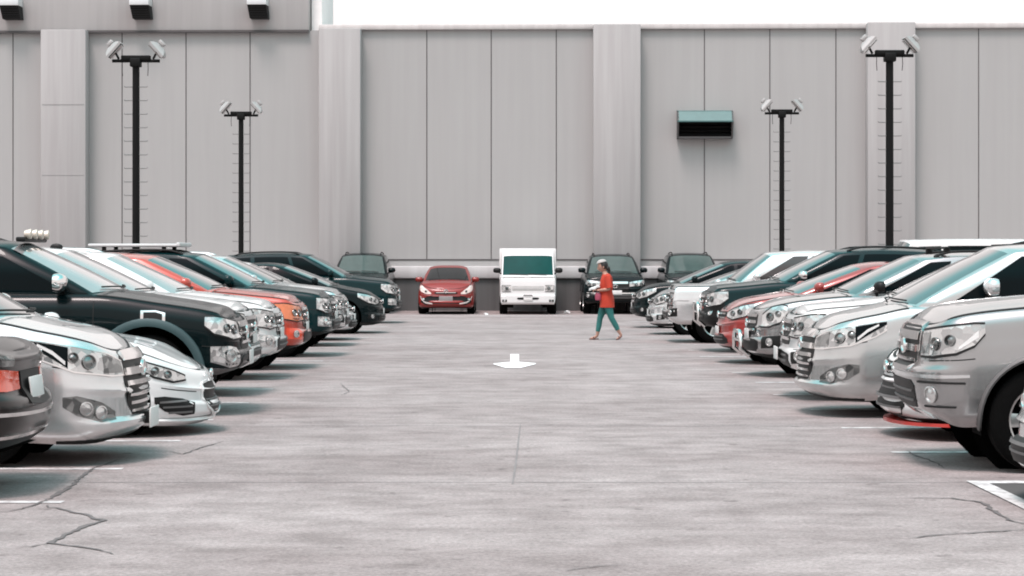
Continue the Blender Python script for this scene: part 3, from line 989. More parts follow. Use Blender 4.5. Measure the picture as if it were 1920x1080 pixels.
for i in range(5): m.box((0, -.28, -.30+.13*i), (2*hw-.12, .14, .012), Matrix.Rotation(radians(35), 3, 'X'))
m.build("louvre", TRIM, r, smooth=False)

# ------------------------------------------------------------------ light poles
POLE = simple("black_pole_paint", (.002, .002, .002), .6, var=.2, spec=.2)
LAMPW = simple("floodlight_shell", (.36, .35, .345), .4, .2, var=.1)
LENS = simple("floodlight_glass", (.22, .20, .19), .15, var=.4, vscale=9, coat=1.0)
RUNG = simple("rung_steel", (.22, .215, .21), .5, .4, var=.2)
protos = {}
def light_pole(x, y, ztop_, w, label, steps):
    r = empty("light_pole", (x, y, 0)); tag(r, label, "light pole", "floodlight poles between the parking rows")
    m = MB(); m.tube([(0, 0, 0), (0, 0, .5), (0, 0, ztop_)], [w/2*1.15, w/2*1.08, w/2], 16)
    m.lathe_y([(0, 0), (.001, 0)], n=4)
    m.bev_box((0, 0, .02), (.36, .36, .04), .008); m.build("pole", POLE, r)
    m = MB(); m.bev_box((0, 0, ztop_+.04), (.62, .12, .11), .02); m.tube([(-.5, 0, ztop_-.02), (.5, 0, ztop_-.02)], .035, 8)
    m.bev_box((0, -.02, ztop_-.06), (w*1.5, w*1.5, .18), .02); m.build("crossarm", POLE, r)
    for sg in (-1, 1):
        R_ = Matrix.Rotation(radians(48)*sg, 3, 'Y')
        c = Vector((sg*.46, 0, ztop_+.22)); Q = .82
        m = MB()
        def L_(x_, y_, z_): return tuple(c + R_ @ Vector((x_*Q, y_*Q, z_*Q)))
        rows = []
        for z_, hx, hy in ((-.06, .245, .20), (.0, .25, .205), (.07, .20, .16), (.12, .10, .10), (.13, .06, .07)):
            rows.append([L_(-hx, -hy, z_), L_(hx, -hy, z_), L_(hx, hy, z_), L_(-hx, hy, z_)])
        m.grid(rows, True); m.fan(rows[-1])
        m.bev_box(c + R_ @ Vector((sg*-.04, 0, .15)), (.15, .13, .08), .02, R_)
        h = m.build("floodlight", LAMPW, r, ang=30)
        m = MB(); m.bev_box(c + R_ @ Vector((0, 0, -.075)), (.36, .29, .02), .006, R_); m.build("lens", LENS, h)
        m = MB(); m.tube([(sg*.36, -.0, ztop_+.02), c + R_ @ Vector((0, 0, .02))], .025, 8);         m.build("bracket", POLE, h)
    m = MB()
    for dx in (-.28, .26): m.tube([(dx, -.05, ztop_-.05), (dx*1.02, -.06, ztop_-.2), (dx*.98, -.05, ztop_-.34)], .008, 5)
    m.build("cable", POLE, r)
    first = None
    z = ztop_-.55
    for i in range(steps):
        if first is None:
            m = MB(); m.tube([(-.245, -.02, 0), (-.235, -.02, -.02), (.235, -.02, -.02), (.245, -.02, 0)], .011, 6); o = m.build("rung", RUNG, r); first = o
        else:
            o = first.copy(); COL.objects.link(o); o.parent = r
        o.location = (0, 0, z); z -= .285
light_pole(wx(255)*0+(255-960)*46/F, 46, CH+(HZ-108)*46/F-.05, .15, "taller black light pole with step rungs over the left row of cars", 17)
light_pole((452-960)*64/F, 64, CH+(HZ-212)*64/F-.05, .145, "smaller far black light pole standing behind the left row of cars", 17)
light_pole((1668-960)*46/F, 46, CH+(HZ-98)*46/F-.05, .16, "taller black light pole with step rungs over the right row of cars", 17)
light_pole((1466-960)*64/F, 64, CH+(HZ-208)*64/F-.05, .145, "smaller far black light pole right of the teal wall hood", 17)

# ------------------------------------------------------------------ vehicle kinds
def suv(**k):
    L = k.get('L', 4.75); H = k.get('H', 1.80); zh = k.get('zh', 1.02); zc = k.get('zc', 1.18); zb = k.get('zb', .30); xA = k.get('xA_b', 1.42)
    d = dict(L=L, W=1.86, H=H, fa=.43, fn=3.5, ra=.3, rn=4, xf=.92, xr=L-1.05, r=.385, Ra=.46,
        top=[(0, zh), (.22, zh+.055), (.7, zc-.06), (xA, zc), (2.2, zc+.0), (L-.3, zc+.05), (L, zc)],
        bot=[(0, zb+.04), (.35, zb), (.9, zb+.02), (2, zb+.03), (L-.8, zb+.02), (L, zb+.12)],
        xA_b=xA, xA_t=xA+.95, xR_b=L-.12, xR_t=L-.42, brk=[(xA+.16, xA+1.12), (2.55, 2.75), (2.63, 2.83), (3.62, 3.66), (3.72, 3.76), (L-.40, L-.62)],
        doors=(1.50, 2.60, 3.60), kb=.62, rails=True, yt=.68, fdrop=.05, rdrop=.07)
    d.update(k); return d
def sedan(**k):
    L = k.get('L', 4.5); H = k.get('H', 1.48); zh = k.get('zh', .72); zc = k.get('zc', .95); zb = k.get('zb', .18); xA = k.get('xA_b', 1.20)
    d = dict(L=L, W=1.76, H=H, fa=.62, fn=2.3, ra=.45, rn=3, xf=.88, xr=L-.98, r=.315, Ra=.365,
        top=[(0, zh-.02), (.25, zh+.07), (.7, zh+.15), (xA, zc), (2.2, zc+.0), (L-.8, zc+.06), (L-.1, zc+.04), (L, zc)],
        bot=[(0, zb+.03), (.35, zb), (.9, zb+.02), (2, zb+.03), (L-.8, zb+.02), (L, zb+.12)],
        xA_b=xA, xA_t=xA+1.05, xR_b=L-.62, xR_t=L-1.22, brk=[(xA+.18, xA+1.22), (2.42, 2.42), (2.50, 2.50), (L-1.0, L-1.42)],
        doors=(1.40, 2.46, 3.35), kb=.66, yt=.60, fdrop=.05, rdrop=.06)
    d.update(k); return d
def hatch(**k):
    d = sedan(L=k.get('L', 4.1), **{q: v for q, v in k.items() if q != 'L'})
    L = d['L']; xA = d['xA_b']
    d.update(xR_b=L-.12, xR_t=L-.6, brk=[(xA+.18, xA+1.22), (2.42, 2.42), (2.50, 2.50), (L-.5, L-.85)])
    d.update({q: v for q, v in k.items()}); return d
def mpv(**k):
    d = suv(L=4.73, H=1.79, zh=.90, zc=1.13, zb=.19, xA_b=1.12, W=1.83, r=.335, Ra=.385, xf=1.15, fa=.62, fn=2.5, xr=3.65)
    d.update(top=[(0, .885), (.25, .965), (.7, 1.055), (1.12, 1.13), (2.2, 1.10), (4.4, 1.14), (4.73, 1.1)],
        bot=[(0, .21), (.35, .17), (.9, .19), (2, .2), (3.9, .22), (4.73, .3)], xA_t=2.15, bx=.6, brk=[(1.4, 2.3), (2.35, 2.45), (2.43, 2.53), (3.4, 3.4), (3.5, 3.5), (4.35, 4.15)], doors=(1.5, 2.4, 3.4), yt=.64,
        front=[(0, .15), (.07, .07), (.14, .01), (.20, .0), (.25, .05), (.48, .055), (.53, .035), (.58, .055), (.8, .09), (.94, .14), (1, .22)], kb=.70, nk=40)
    d.update(k); return d

def face_suv(z0=.35, zh=1.02, **k):
    d = dict(grille=[(0, zh-.36, zh-.07), (.40, zh-.35, zh-.06), (.46, zh-.31, zh-.08)],
        bars=[(zh-.30, zh-.255, .44, .02), (zh-.20, zh-.155, .44, .022), (zh-.11, zh-.07, .44, .02)],
        head=[(.50, zh-.24, zh-.05), (.75, zh-.26, zh-.03), (1.02, zh-.22, zh+.0), (1.16, zh-.12, zh-.0)],
        bowls=[(.64, zh-.145, .062), (.82, zh-.135, .062)], head_rim=.014,
        intake=[(0, z0+.06, z0+.24), (.5, z0+.06, z0+.22), (.58, z0+.1, z0+.2)], intake_bars=[(z0+.12, z0+.14, .5), (z0+.18, z0+.2, .5)],
        fog=[(.66, z0+.10, z0+.26), (.98, z0+.12, z0+.28)], foglamp=[(.82, z0+.19, .05)],
        lip=[(0, z0-.06, z0+.02), (.7, z0-.06, z0+.02), (1.1, z0-.05, z0+.03)],
        plate=(z0+.28, .39, .14), emblem=(zh-.2, .075, .05), tail=[(.55, .95, 1.15), (.9, .8, 1.15)])
    d.update(k); return d
def face_sedan(z0=.22, zh=.72, **k):
    d = dict(grille=[(0, zh-.17, zh-.06), (.38, zh-.15, zh-.05), (.46, zh-.11, zh-.06)],
        bars=[(zh-.10, zh-.08, .42, .018), (zh-.155, zh-.14, .40, .018)],
        head=[(.48, zh-.13, zh-.06), (.66, zh-.17, zh+.0), (.92, zh-.12, zh+.05), (1.16, zh-.0, zh+.085)],
        bowls=[(.66, zh-.08, .05), (.82, zh-.055, .05)], head_rim=.012,
        intake=[(0, z0+.04, z0+.2), (.45, z0+.04, z0+.19), (.58, z0+.06, z0+.12)], intake_bars=[(z0+.10, z0+.115, .45), (z0+.15, z0+.165, .45)],
        fog=[(.70, z0+.08, z0+.19), (.92, z0+.10, z0+.20)], foglamp=[(.81, z0+.14, .04)],
        lip=[(0, z0-.05, z0), (.7, z0-.05, z0+.0), (1.1, z0-.04, z0+.01)],
        plate=(z0+.24, .39, .13), emblem=(zh-.11, .06, .045), tail=[(.45, .75, .92), (.85, .72, .93)])
    d.update(k); return d

def left(px, Y): return ((px-960)*Y/F, Y, 0)
GL, GR, GB = "cars parked in the left row", "cars parked in the right row", "vehicles parked along the back wall"
YR = random.Random(11)
def lcar(name, sp, fc, mat, px, Y, label, cat, group=GL): return make_vehicle(name, sp, fc, mat, ((px-960)*Y/F, Y, 0), pi+radians(YR.uniform(-1.6, 1.6)), label, cat, group)
def rcar(name, sp, fc, mat, px, Y, label, cat, group=GR): return make_vehicle(name, sp, fc, mat, ((px-960)*Y/F, Y, 0), radians(YR.uniform(-1.6, 1.6)), label, cat, group)
def bcar(name, sp, fc, mat, px, Y, label, cat, group=GB): return make_vehicle(name, sp, fc, mat, ((px-960)*Y/F, Y, 0), pi/2, label, cat, group)

# ---------------- left row
# nearest: tail of a dark car that stands the other way round
def noplate(d): return {k: v for k, v in d.items() if k != 'plate'}
sp = sedan(L=4.45, zc=1.0, H=1.5, W=1.78, zb=.22, top=[(0, .7), (.3, .8), (1.2, .98), (2.2, .98), (3.6, 1.02), (4.3, 1.02), (4.45, .97)],
    rear=[(0, .14), (.10, .05), (.22, .01), (.40, 0), (.50, .02), (.55, .07), (.8, .09), (.93, .08), (1, .15)])
fc = face_sedan(tail=[(.34, .72, .84), (.6, .71, .86), (.98, .73, .87)], tail_dark=[(.45, .88, .945), (1.0, .89, .965)],
    rear_plate=(.71, .38, .17), rear_strip=[[(0, .54, .565), (.95, .555, .58)], [(0, .40, .425), (1.0, .40, .42)], [(0, .25, .31), (.85, .25, .31)]], rear_low=[[(0, .23, .40), (.75, .25, .40)]], rear_plate_recess=[[(0, .60, .84), (.3, .62, .84)]])
make_vehicle("sedan", sp, fc, P_BROWN, ((78-960)*15.3/F-4.45, 15.3, 0), 0, "dark brown sedan at the left edge showing its orange tail lamp and bumper", "car", GL)

inno_face = dict(grille=[(0, .36, .88), (.36, .38, .88), (.46, .46, .87), (.50, .58, .82)],
    bars=[(.80, .865, .46, .030), (.69, .745, .49, .034), (.60, .645, .47, .034), (.525, .555, .44, .022), (.46, .485, .42, .022), (.40, .42, .38, .022)],
    head=[(.50, .70, .80), (.70, .70, .86), (1.05, .74, .93), (1.30, .83, .97), (1.42, .90, .985)], head_dark=[(.52, .715, .80), (.78, .72, .865)], drl_mask=[(1.10, .765, .925), (1.24, .85, .95), (1.42, .95, .978)],
    drl=[(1.12, .79, .82), (1.22, .87, .90), (1.34, .935, .955)], bowls=[(.93, .81, .068), (1.06, .845, .05)], head_rim=.010, rim_mat=CHROME,
    fog=[(.66, .36, .42), (.82, .345, .50), (1.03, .40, .555), (1.14, .47, .545)], fog_mat=LAMP_D, foglamp=[(.83, .42, .05), (.96, .455, .05)],
    plate=(.34, .40, .16, .02), emblem=(.73, .085, .06), lip=[(0, .20, .235), (.8, .18, .21), (1.2, .18, .2)])
lcar("minivan", mpv(rails=False, glass_f=GLASS_W), inno_face, P_SILVER, 280, 17.7, "silver minivan with wide chrome barred grille and white plate beside the dark tail", "minivan")
coupe = sedan(L=4.24, W=1.78, H=1.28, zh=.60, zc=.88, zb=.13, xA_b=1.45, fa=.72, fn=2.15, r=.32, Ra=.37, xf=.86,
    top=[(0, .585), (.25, .665), (.6, .775), (.9, .835), (1.45, .90), (2.4, .88), (3.6, .93), (4.1, .92), (4.24, .86)],
    bot=[(0, .13), (.35, .12), (.9, .14), (2, .16), (3.4, .18), (4.24, .26)], kb=.55, bx=.40, crown=.04, ridge=.035,
    brk=[(1.65, 2.6), (2.75, 2.75), (2.85, 2.85), (3.3, 3.1)], xA_t=2.4)
fcc = dict(grille=[(0, .19, .475), (.20, .20, .475), (.34, .26, .46), (.38, .32, .44)], bars=[(.30, .315, .34, .02), (.25, .262, .30, .02)], bar_mat=CLADDING, grille_mat=TRIM, surround=.02, surround_mat=P_WHITE,
    head=[(.64, .515, .545), (.80, .50, .60), (1.0, .55, .655), (1.16, .63, .70), (1.26, .70, .72)], head_rim=.014, bowls=[(.86, .565, .042), (.99, .60, .045)],
    fog=[(.56, .20, .30), (.70, .19, .345), (.90, .235, .37), (1.0, .31, .365)], fog_bars=[(.6, .86, .215, .23), (.6, .92, .265, .28), (.66, .95, .31, .325)],
    lip=[(0, .125, .165), (.7, .125, .165), (1.2, .14, .18)], lip_mat=P_WHITE, lip_off=.035, emblem=(.535, .05, .03), tail=[(.5, .7, .85), (.85, .7, .85)])
lcar("coupe", coupe, fcc, P_PEARL, 408, 20.5, "low white sports coupe with swept headlights and slatted side vents in bumper", "coupe")
pk = suv(L=5.1, H=1.84, zh=1.03, zc=1.24, zb=.42, r=.42, Ra=.52, xf=.95, W=1.85, flare=.085, bump_mat=P_BLACK, rails=True, mirror_mat=CHROME, glass_s=GLASS, glass_f=GLASS_GLARE, yt=.66, xA_b=1.55, xA_t=2.45, cbul=.28, gk=(.06, .82),
    kb=.45, bx=.40, top=[(0, 1.00), (.25, 1.07), (.8, 1.16), (1.55, 1.25), (2.2, 1.25), (4.8, 1.28), (5.1, 1.25)], antenna=.9, msc=1.25,
    side=[(0, .10), (.1, .03), (.3, .02), (.5, .01), (.68, .0), (.8, .01), (.92, .045), (.97, .075), (1, .11)])
fpk = face_suv(.48, 1.0, head=[(.46, .80, .96), (.75, .79, .99), (1.0, .85, 1.02), (1.1, .93, 1.02)], head_mat=LAMP, bowls=[(.66, .885, .06), (.84, .90, .055)],
    grille=[(0, .66, .95), (.34, .67, .95), (.42, .74, .94)], bars=[(.90, .95, .40, .03), (.81, .85, .42, .03), (.73, .76, .36, .02)], emblem=(.83, .09, .07),
    fog=[(.62, .52, .70), (.80, .50, .72), (1.04, .56, .72)], foglamp=[(.80, .62, .065)], fog_mat=LAMP, intake=[(0, .40, .62), (.45, .42, .62), (.55, .48, .58)], intake_bars=[],
    lip=[(0, .42, .50), (.7, .42, .49), (1.15, .44, .5)], lip_mat=CLADDING, plate=(.58, .38, .15), side_vent=[(1.50, .98, 1.06), (1.60, .955, 1.085), (1.75, .955, 1.085)], side_vent_off=.012)
o, sh, R_ = lcar("pickup_truck", pk, fpk, P_BLACK, 468, 23.2, "glossy black pickup truck with bulging fender flare, chrome mirror and lamps on its roof", "pickup")
for c in o.children:
    if c.name.startswith('fender_vent'):
        sg = 1 if sum(v.co.y for v in c.data.vertices) > 0 else -1; st = [(1.53, .99, 1.045), (1.60, .975, 1.065), (1.72, .975, 1.065)]
        m = MB(); sh.patch(m, [(a*sg, b_, c_) for a, b_, c_ in (st if sg > 0 else st[::-1])], .02, 6, 3, .02); m.build('vent_grid', GAP, c)
# lamp bar on the black pickup's roof
m = MB(); m.bev_box((2.30, 0, R_(2.6, 0).z+.01), (.10, 1.2, .05), .015); lb = m.build("lamp_bar", TRIM, o)
for i in range(4):
    y = -.48+.32*i; z = R_(2.6, 0).z+.065
    m = MB(); m.lathe_y([(0, -.03), (.035, -.03), (.052, .03), (.048, .04), (.03, .045), (0, .05)], n=16)
    rot = Matrix.Rotation(radians(90), 3, 'Z')
    m.v = [tuple(rot @ Vector(v)+Vector((2.25, y, z))) for v in m.v]
    m.build("roof_lamp", simple("cream_lamp", (.62, .55, .47), .3, .2, var=.15), lb)
lcar("pickup_truck", suv(H=1.78, zh=1.0, zc=1.18, rails=False, antenna=.05, glass_f=GLASS_GLARE, bump_mat=P_WHITE), face_suv(.40, 1.0, lip_mat=P_WHITE, head=[(.46, .76, .95), (.8, .76, .98), (1.05, .82, 1.0)]), P_WHITE, 483, 26.3, "white pickup truck directly behind the black pickup, mostly hidden, stub antenna on roof", "pickup")
lcar("sport_utility_vehicle", suv(H=1.74, zh=.96, zc=1.14, glass_f=GLASS_GLARE, rails=True, rail_mat=CHROME), face_suv(.34, .95, lip_mat=CHROME, fog_mat=LAMP), P_WHITE, 533, 29.8, "white sport utility vehicle between the white pickup and the orange red one", "SUV")
lcar("sport_utility_vehicle", suv(H=1.72, zh=.98, zc=1.15, rails=False, W=1.84, glass_f=GLASS_W), face_suv(.34, .97, fog_mat=TAIL, head_mat=AMBER, bar_mat=CHROME, intake_bars=[]), P_ORANGE, 580, 32.6, "orange red sport utility vehicle in the left row", "SUV")
o, sh, R_ = lcar("sport_utility_vehicle", suv(H=1.76, zh=.98, zc=1.16, zb=.36, glass_f=GLASS_W, rim='six'), face_suv(.40, .98, head=[(.5, .74, .95), (.8, .74, .97), (1.0, .8, .98)], fog_mat=LAMP), P_TEAL, 634, 36.8, "dark teal sport utility vehicle with a flat rack on its roof", "SUV")
m = MB(); z = R_(3.1, 0).z
m.bev_box((3.35, 0, z+.09), (1.5, 1.2, .05), .015)
m.bev_box((2.6, 0, z+.10), (.06, 1.2, .07), .015)
rk = m.build("roof_rack", simple("pale_rack", (.62, .62, .62), .4, .3), o)
for x in (2.85, 3.85):
    for sg in (-1, 1):
        m = MB(); m.bev_box((x, sg*.5, z+.03), (.07, .05, .09), .01); m.build("rack_foot", TRIM, rk)
lcar("sport_utility_vehicle", suv(H=1.73, zh=.96, zc=1.14, rim='ten', rails=True, rail_mat=CHROME), face_suv(.34, .95, grille_mat=CLADDING), P_SILVER, 655, 41.2, "silver sport utility vehicle beyond the dark teal one with the roof rack", "SUV")
lcar("hatchback", hatch(H=1.6, zc=1.02), face_sedan(), P_PEARL, 668, 44.2, "white hatchback almost hidden between the silver SUV and the black sedan", "car")
lcar("sedan", sedan(H=1.55, zh=.80, zc=1.03, rim='ten', glass_f=GLASS_W, r=.35, Ra=.41, steer=.0, W=1.82), face_sedan(.24, .8, head_mat=LAMP), P_BLACK, 722, 48.3, "black sedan with bright multi spoke front wheel in the left row", "car")
lcar("sport_utility_vehicle", suv(H=1.80, zh=1.0, zc=1.17, rails=True, rim='six'), face_suv(.36, 1.0, fog_mat=LAMP), P_TEAL, 751, 56.0, "dark green sport utility vehicle at the far end of the left row", "SUV")

# ---------------- right row
rcar("hatchback", hatch(zh=.78, zc=1.0), noplate(face_sedan(.24, .78)), P_SILVER, 1908, 14.3, "silver car bumper just entering at the right edge beside the white corner marking", "car")
ev = suv(H=1.84, zh=1.06, zc=1.22, zb=.36, r=.40, Ra=.475, xf=.93, W=1.88, fa=.44, fn=3.1, flare=.03, flare_mat=CLADDING, rim='six', rails=True, rail_mat=CHROME, bx=.42, kb=.60, Wm=1,
    top=[(0, 1.11), (.2, 1.17), (.7, 1.24), (1.42, 1.29), (2.2, 1.28), (4.5, 1.30), (4.75, 1.24)], glass_f=GLASS_W, crown=.06, ridge=.02, nk=40, front=[(0, .15), (.1, .06), (.2, .02), (.44, .0), (.51, .0), (.56, .05), (.62, .055), (.85, .07), (.94, .09), (.975, .115), (1, .17)],
    bot=[(0, .40), (.35, .34), (.9, .38), (2, .38), (3.9, .38), (4.75, .45)], mz=1.32, mirror_mat=P_SILVER)
fev = dict(grille=[(0, .77, 1.09), (.36, .77, 1.09), (.46, .82, 1.08), (.50, .92, 1.04)], bars=[(.985, 1.045, .47, .03), (.895, .95, .49, .034), (.81, .845, .44, .028)], surround=.022,
    head=[(.54, .87, 1.06), (.76, .87, 1.08), (1.0, .90, 1.105), (1.14, .96, 1.12), (1.22, 1.05, 1.12)], head_dark=[(.56, .89, 1.04), (.70, .89, 1.05)], head_mat=LAMP, head_rim=.016, bowls=[(.79, .965, .058), (.95, .995, .05)], drl=[(1.02, .925, .945), (1.17, 1.02, 1.07)],
    intake=[(0, .46, .68), (.42, .47, .68), (.50, .52, .64)], intake_bars=[(.52, .535, .45), (.59, .605, .45)], intake_bar_mat=CLADDING, strip=[(0, .70, .73), (.9, .71, .735), (1.1, .72, .74)], strip_mat=P_SILVER, strip_off=.02,
    fog=[(.62, .50, .66), (.80, .50, .67), (1.06, .55, .68)], fog_mat=P_GREYSILVER, fog_bar_mat=GAP, foglamp=[(.78, .585, .06)], fog_bars=[(.6, 1.07, .668, .684), (.66, 1.0, .49, .502)],
    skid=[(0, .36, .44), (.45, .36, .45), (.62, .38, .42)], skid_mat=P_SILVER, emblem=(.925, .09, .055), tail=[(.55, .95, 1.15), (.9, .8, 1.15)])
rcar("sport_utility_vehicle", ev, fev, P_GREYSILVER, 1688, 17.3, "large silver grey sport utility vehicle nearest the camera on the right", "SUV")
rcar("sedan", sedan(H=1.47, zh=.74, zc=.96, zb=.16, W=1.78), noplate(face_sedan(.2, .74, splitter=.13, intake=[(0, .2, .55), (.45, .22, .55), (.56, .3, .5)], intake_bars=[(.28, .295, .5), (.36, .375, .5), (.44, .455, .5)])), P_WHITE, 1652, 20.0, "white low sedan with red front splitter peeking out behind the large silver SUV", "car")
rcar("minivan", mpv(rails=True, bars=[2.6, 3.7], glass_f=GLASS_W, mx=.72, mz=1.33, msc=1.15, mirror_mat=P_SILVER), {k: v for k, v in inno_face.items() if k != 'plate'}, P_MIDSILVER, 1492, 22.9, "silver grey minivan with chrome barred grille and triangular fog lamp recess on the right", "minivan")
rcar("sport_utility_vehicle", suv(H=1.72, zh=.98, zc=1.14, rails=True, rail_mat=CHROME, bars=[2.6, 3.6]), face_suv(.32, .98, plate=(.52, .39, .15, .04)), P_WHITE, 1464, 25.6, "white sport utility vehicle tucked behind the right hand minivan, plate sticking out", "SUV")
rcar("sport_utility_vehicle", suv(H=1.71, zh=.93, zc=1.12, fn=2.4, fa=.65, rails=True, bars=[2.7], zb=.26, mirror_mat=TRIM), face_suv(.3, .93, head=[(.62, .70, .86), (.8, .70, .96), (.98, .76, .99), (1.08, .86, .97)], head_rim=.016, bowls=[(.8, .83, .07), (.94, .87, .05)], bulbar=(.38, .62, .34), intake_bars=[]), P_GREYSILVER, 1396, 30.4, "grey silver crossover with upright oval headlight and chrome nose bar", "SUV")
rcar("sedan", sedan(H=1.58, zh=.86, zc=1.07, W=1.76, zb=.22, r=.34, Ra=.40), face_sedan(.27, .86), P_MAROON, 1341, 34.2, "dark red sedan in the right row beyond the grey crossover", "car")
rcar("pickup_truck", suv(H=1.82, zh=1.06, zc=1.22, zb=.42, r=.41, Ra=.50, rails=True, mirror_mat=CHROME, bump_mat=TRIM, kb=.62, flare=.05, glass_f=GLASS_W, rim='six'), face_suv(.5, 1.06, bulbar=(.55, .85, .4), fog_mat=TRIM), P_TEAL, 1310, 38.5, "dark teal pickup truck with bright mirror and black bumper in the right row", "pickup")
rcar("sport_utility_vehicle", suv(H=1.80, zh=1.04, zc=1.16, fn=5, fa=.26, xA_t=2.05, zb=.36, rails=False, glass_s=simple("smoky_side_glass", (.055, .05, .05), .08, spec=.5), mirror_mat=P_SILVER), face_suv(.4, 1.04, head=[(.56, .74, .96), (.88, .74, .96)], head_rim=.02, bowls=[(.72, .85, .075)], lip_mat=P_SILVER, strip=[(0, .60, .645), (1.0, .60, .645)]), P_SILVER, 1246, 43.0, "boxy silver sport utility vehicle with square headlight and smoky side glass", "SUV")
rcar("sedan", sedan(H=1.5, zh=.82, zc=1.0), face_sedan(.24, .82), P_SILVER, 1212, 47.5, "pale silver sedan in the right row just before the farthest dark car", "car")
rcar("hatchback", hatch(H=1.60, zh=.86, zc=1.04, zb=.26), face_sedan(.3, .86, grille=[(0, .58, .82), (.4, .6, .82), (.46, .66, .8)], bars=[(.62, .65, .42, .02), (.70, .73, .44, .02), (.77, .8, .42, .02)], head_mat=LAMP), P_BLACK, 1182, 52.2, "black hatchback farthest along the right row, behind the walking woman", "car")

# ---------------- van in the second row on the right: only its roof shows above the cars
vs = suv(L=4.9, W=1.9, H=2.10, zh=1.15, zc=1.2, zb=.25, xA_b=.45, fa=.22, fn=5, xA_t=.95, xR_b=4.86, xR_t=4.75, yt=.80, rails=False, rcrown=.09, xf=.7, xr=3.75, r=.33, Ra=.39,
    top=[(0, 1.05), (.15, 1.12), (.45, 1.2), (2, 1.22), (4.8, 1.24), (4.9, 1.2)], brk=[(.6, 1.15), (1.6, 1.6), (1.75, 1.75), (3.1, 3.1), (3.25, 3.25), (4.6, 4.55)], doors=(.75, 1.7, 3.2), bx=.25, fdrop=.03, rdrop=.02)
rcar("van", vs, face_suv(.32, 1.0), P_WHITE, 1622, 50.5, "white high roof van behind the right row, only its long roof showing", "van", "vehicles in the second right row")

# ---------------- back row, facing the camera
red = hatch(H=1.45, zh=.78, zc=.97, zb=.17, W=1.70, L=4.1, glass_f=GLASS_D, glass_s=GLASS_D, fa=.5, fn=2.5, mz=1.02, r=.30, Ra=.35, yt=.56)
fred = face_sedan(.2, .78, grille=[(0, .60, .66), (.3, .60, .66), (.36, .62, .65)], bars=[(.635, .652, .3, .02)],
    head=[(.46, .60, .64), (.62, .60, .74), (.85, .68, .84), (.98, .78, .86)], head_mat=simple("milky_headlight", (.72, .60, .56), .15, .2, coat=1, var=.25, vscale=14), head_rim=.0, bowls=[(.64, .68, .04)],
    intake=[(0, .25, .58), (.40, .25, .57), (.60, .28, .52), (.80, .36, .46)], intake_bars=[(.5, .51, .3), (.32, .335, .4)], intake_bar_mat=TRIM, plate=(.44, .40, .20), plate_mat=simple("grey_plate", (.22, .21, .21), .5, var=.2),
    strip=[(.40, .30, .335), (.62, .33, .375), (.78, .42, .46), (.86, .52, .55)], strip_mat=simple("silver_trim", (.66, .60, .58), .3, .3),
    fog=[(.62, .38, .47), (.80, .42, .5)], foglamp=[(.72, .44, .04)], lip=[(0, .155, .215), (.6, .165, .215), (.95, .18, .22)], lip_mat=TRIM)
bcar("hatchback", red, fred, P_RED, 836, 64.4, "small red hatchback facing the camera with a grey plate against the wall", "car")

vn = dict(L=4.3, W=1.70, H=1.93, fa=.14, fn=7, ra=.1, rn=8, xf=.62, xr=3.3, r=.28, Ra=.33,
    top=[(0, 1.085), (.1, 1.11), (.3, 1.125), (2, 1.13), (4.3, 1.13)], bot=[(0, .30), (.3, .28), (1, .30), (4.3, .34)], kb=.38, bx=.26,
    side=[(0, .05), (.1, .015), (.3, 0), (.8, .0), (.95, .012), (1, .03)], front=[(0, .05), (.06, .0), (.33, .0), (.37, .035), (.6, .04), (.9, .06), (1, .10)], rear=[(0, .05), (.5, 0), (1, .02)],
    xA_b=.20, xA_t=.50, xR_b=4.22, xR_t=4.2, yt=.745, rcrown=.035, rexp=7, cbul=.08, tbul=.03, crown=.01, ridge=0, apil=.955, sbulge=.015,
    brk=[(.32, .62), (1.05, 1.1), (1.12, 1.18), (1.2, 1.25)], doors=(.45, 1.12, 1.2), fdrop=.02, rdrop=.0, wk=(.05, .79), glass_f=GLASS_G, glass_s=GLASS, mx=.06, mz=1.30, mirror_mat=TRIM)
fvan = dict(grille=[(0, .70, .84), (.46, .70, .84), (.47, .71, .83)], grille_mat=simple("pale_grille", (.42, .41, .40), .5, var=.2), bars=[(.75, .765, .46, .014), (.79, .805, .46, .014)], bar_mat=P_WHITE,
    head=[(.50, .68, .86), (.78, .68, .86), (.80, .70, .84)], head_mat=LAMP, head_rim=.012, rim_mat=CLADDING, bowls=[(.62, .77, .06)],
    intake=[(0, .44, .51), (.28, .44, .50), (.32, .46, .49)], intake_bars=[], plate=(.455, .26, .09), fog=[(.62, .37, .44), (.76, .37, .44)], foglamp=[(.69, .405, .03)],
    strip=[(0, .545, .585), (.14, .545, .585)], strip_mat=CLADDING)
o, sh, R_ = bcar("van", vn, fvan, P_WHITE, 990, 64.4, "white boxy van facing the camera with green tinted windscreen", "van")
m = MB(); m.bev_box((2.55, 0, 1.125), (3.3, 1.70, 1.66), .04); m.build("cargo_box", P_WHITE, o, ang=30)
bk = suv(H=1.80, zh=1.02, zc=1.18, zb=.30, W=1.88, glass_f=GLASS_L, glass_s=GLASS, rails=True, yt=.64, mz=1.30)
bcar("sport_utility_vehicle", bk, face_suv(.36, 1.02, head=[(.42, .82, .95), (.7, .84, .99), (1.0, .9, 1.02)], head_rim=.0, bar_mat=CHROME, strip=[(0, .60, .645), (.6, .60, .645), (.9, .62, .65)], grille=[(0, .66, .98), (.38, .68, .97), (.42, .76, .95)], bars=[(.90, .96, .38, .02)]), P_BLACK, 1154, 64.6, "black sport utility vehicle against the wall right behind the walking woman", "SUV")
bcar("sport_utility_vehicle", suv(H=1.83, zh=1.02, zc=1.18, zb=.30, W=1.86, glass_f=GLASS_L, rails=True, yt=.64, mz=1.3), face_suv(.36, 1.02), P_BLACK, 1306, 64.8, "black sport utility vehicle at the wall mostly hidden by the right row", "SUV")
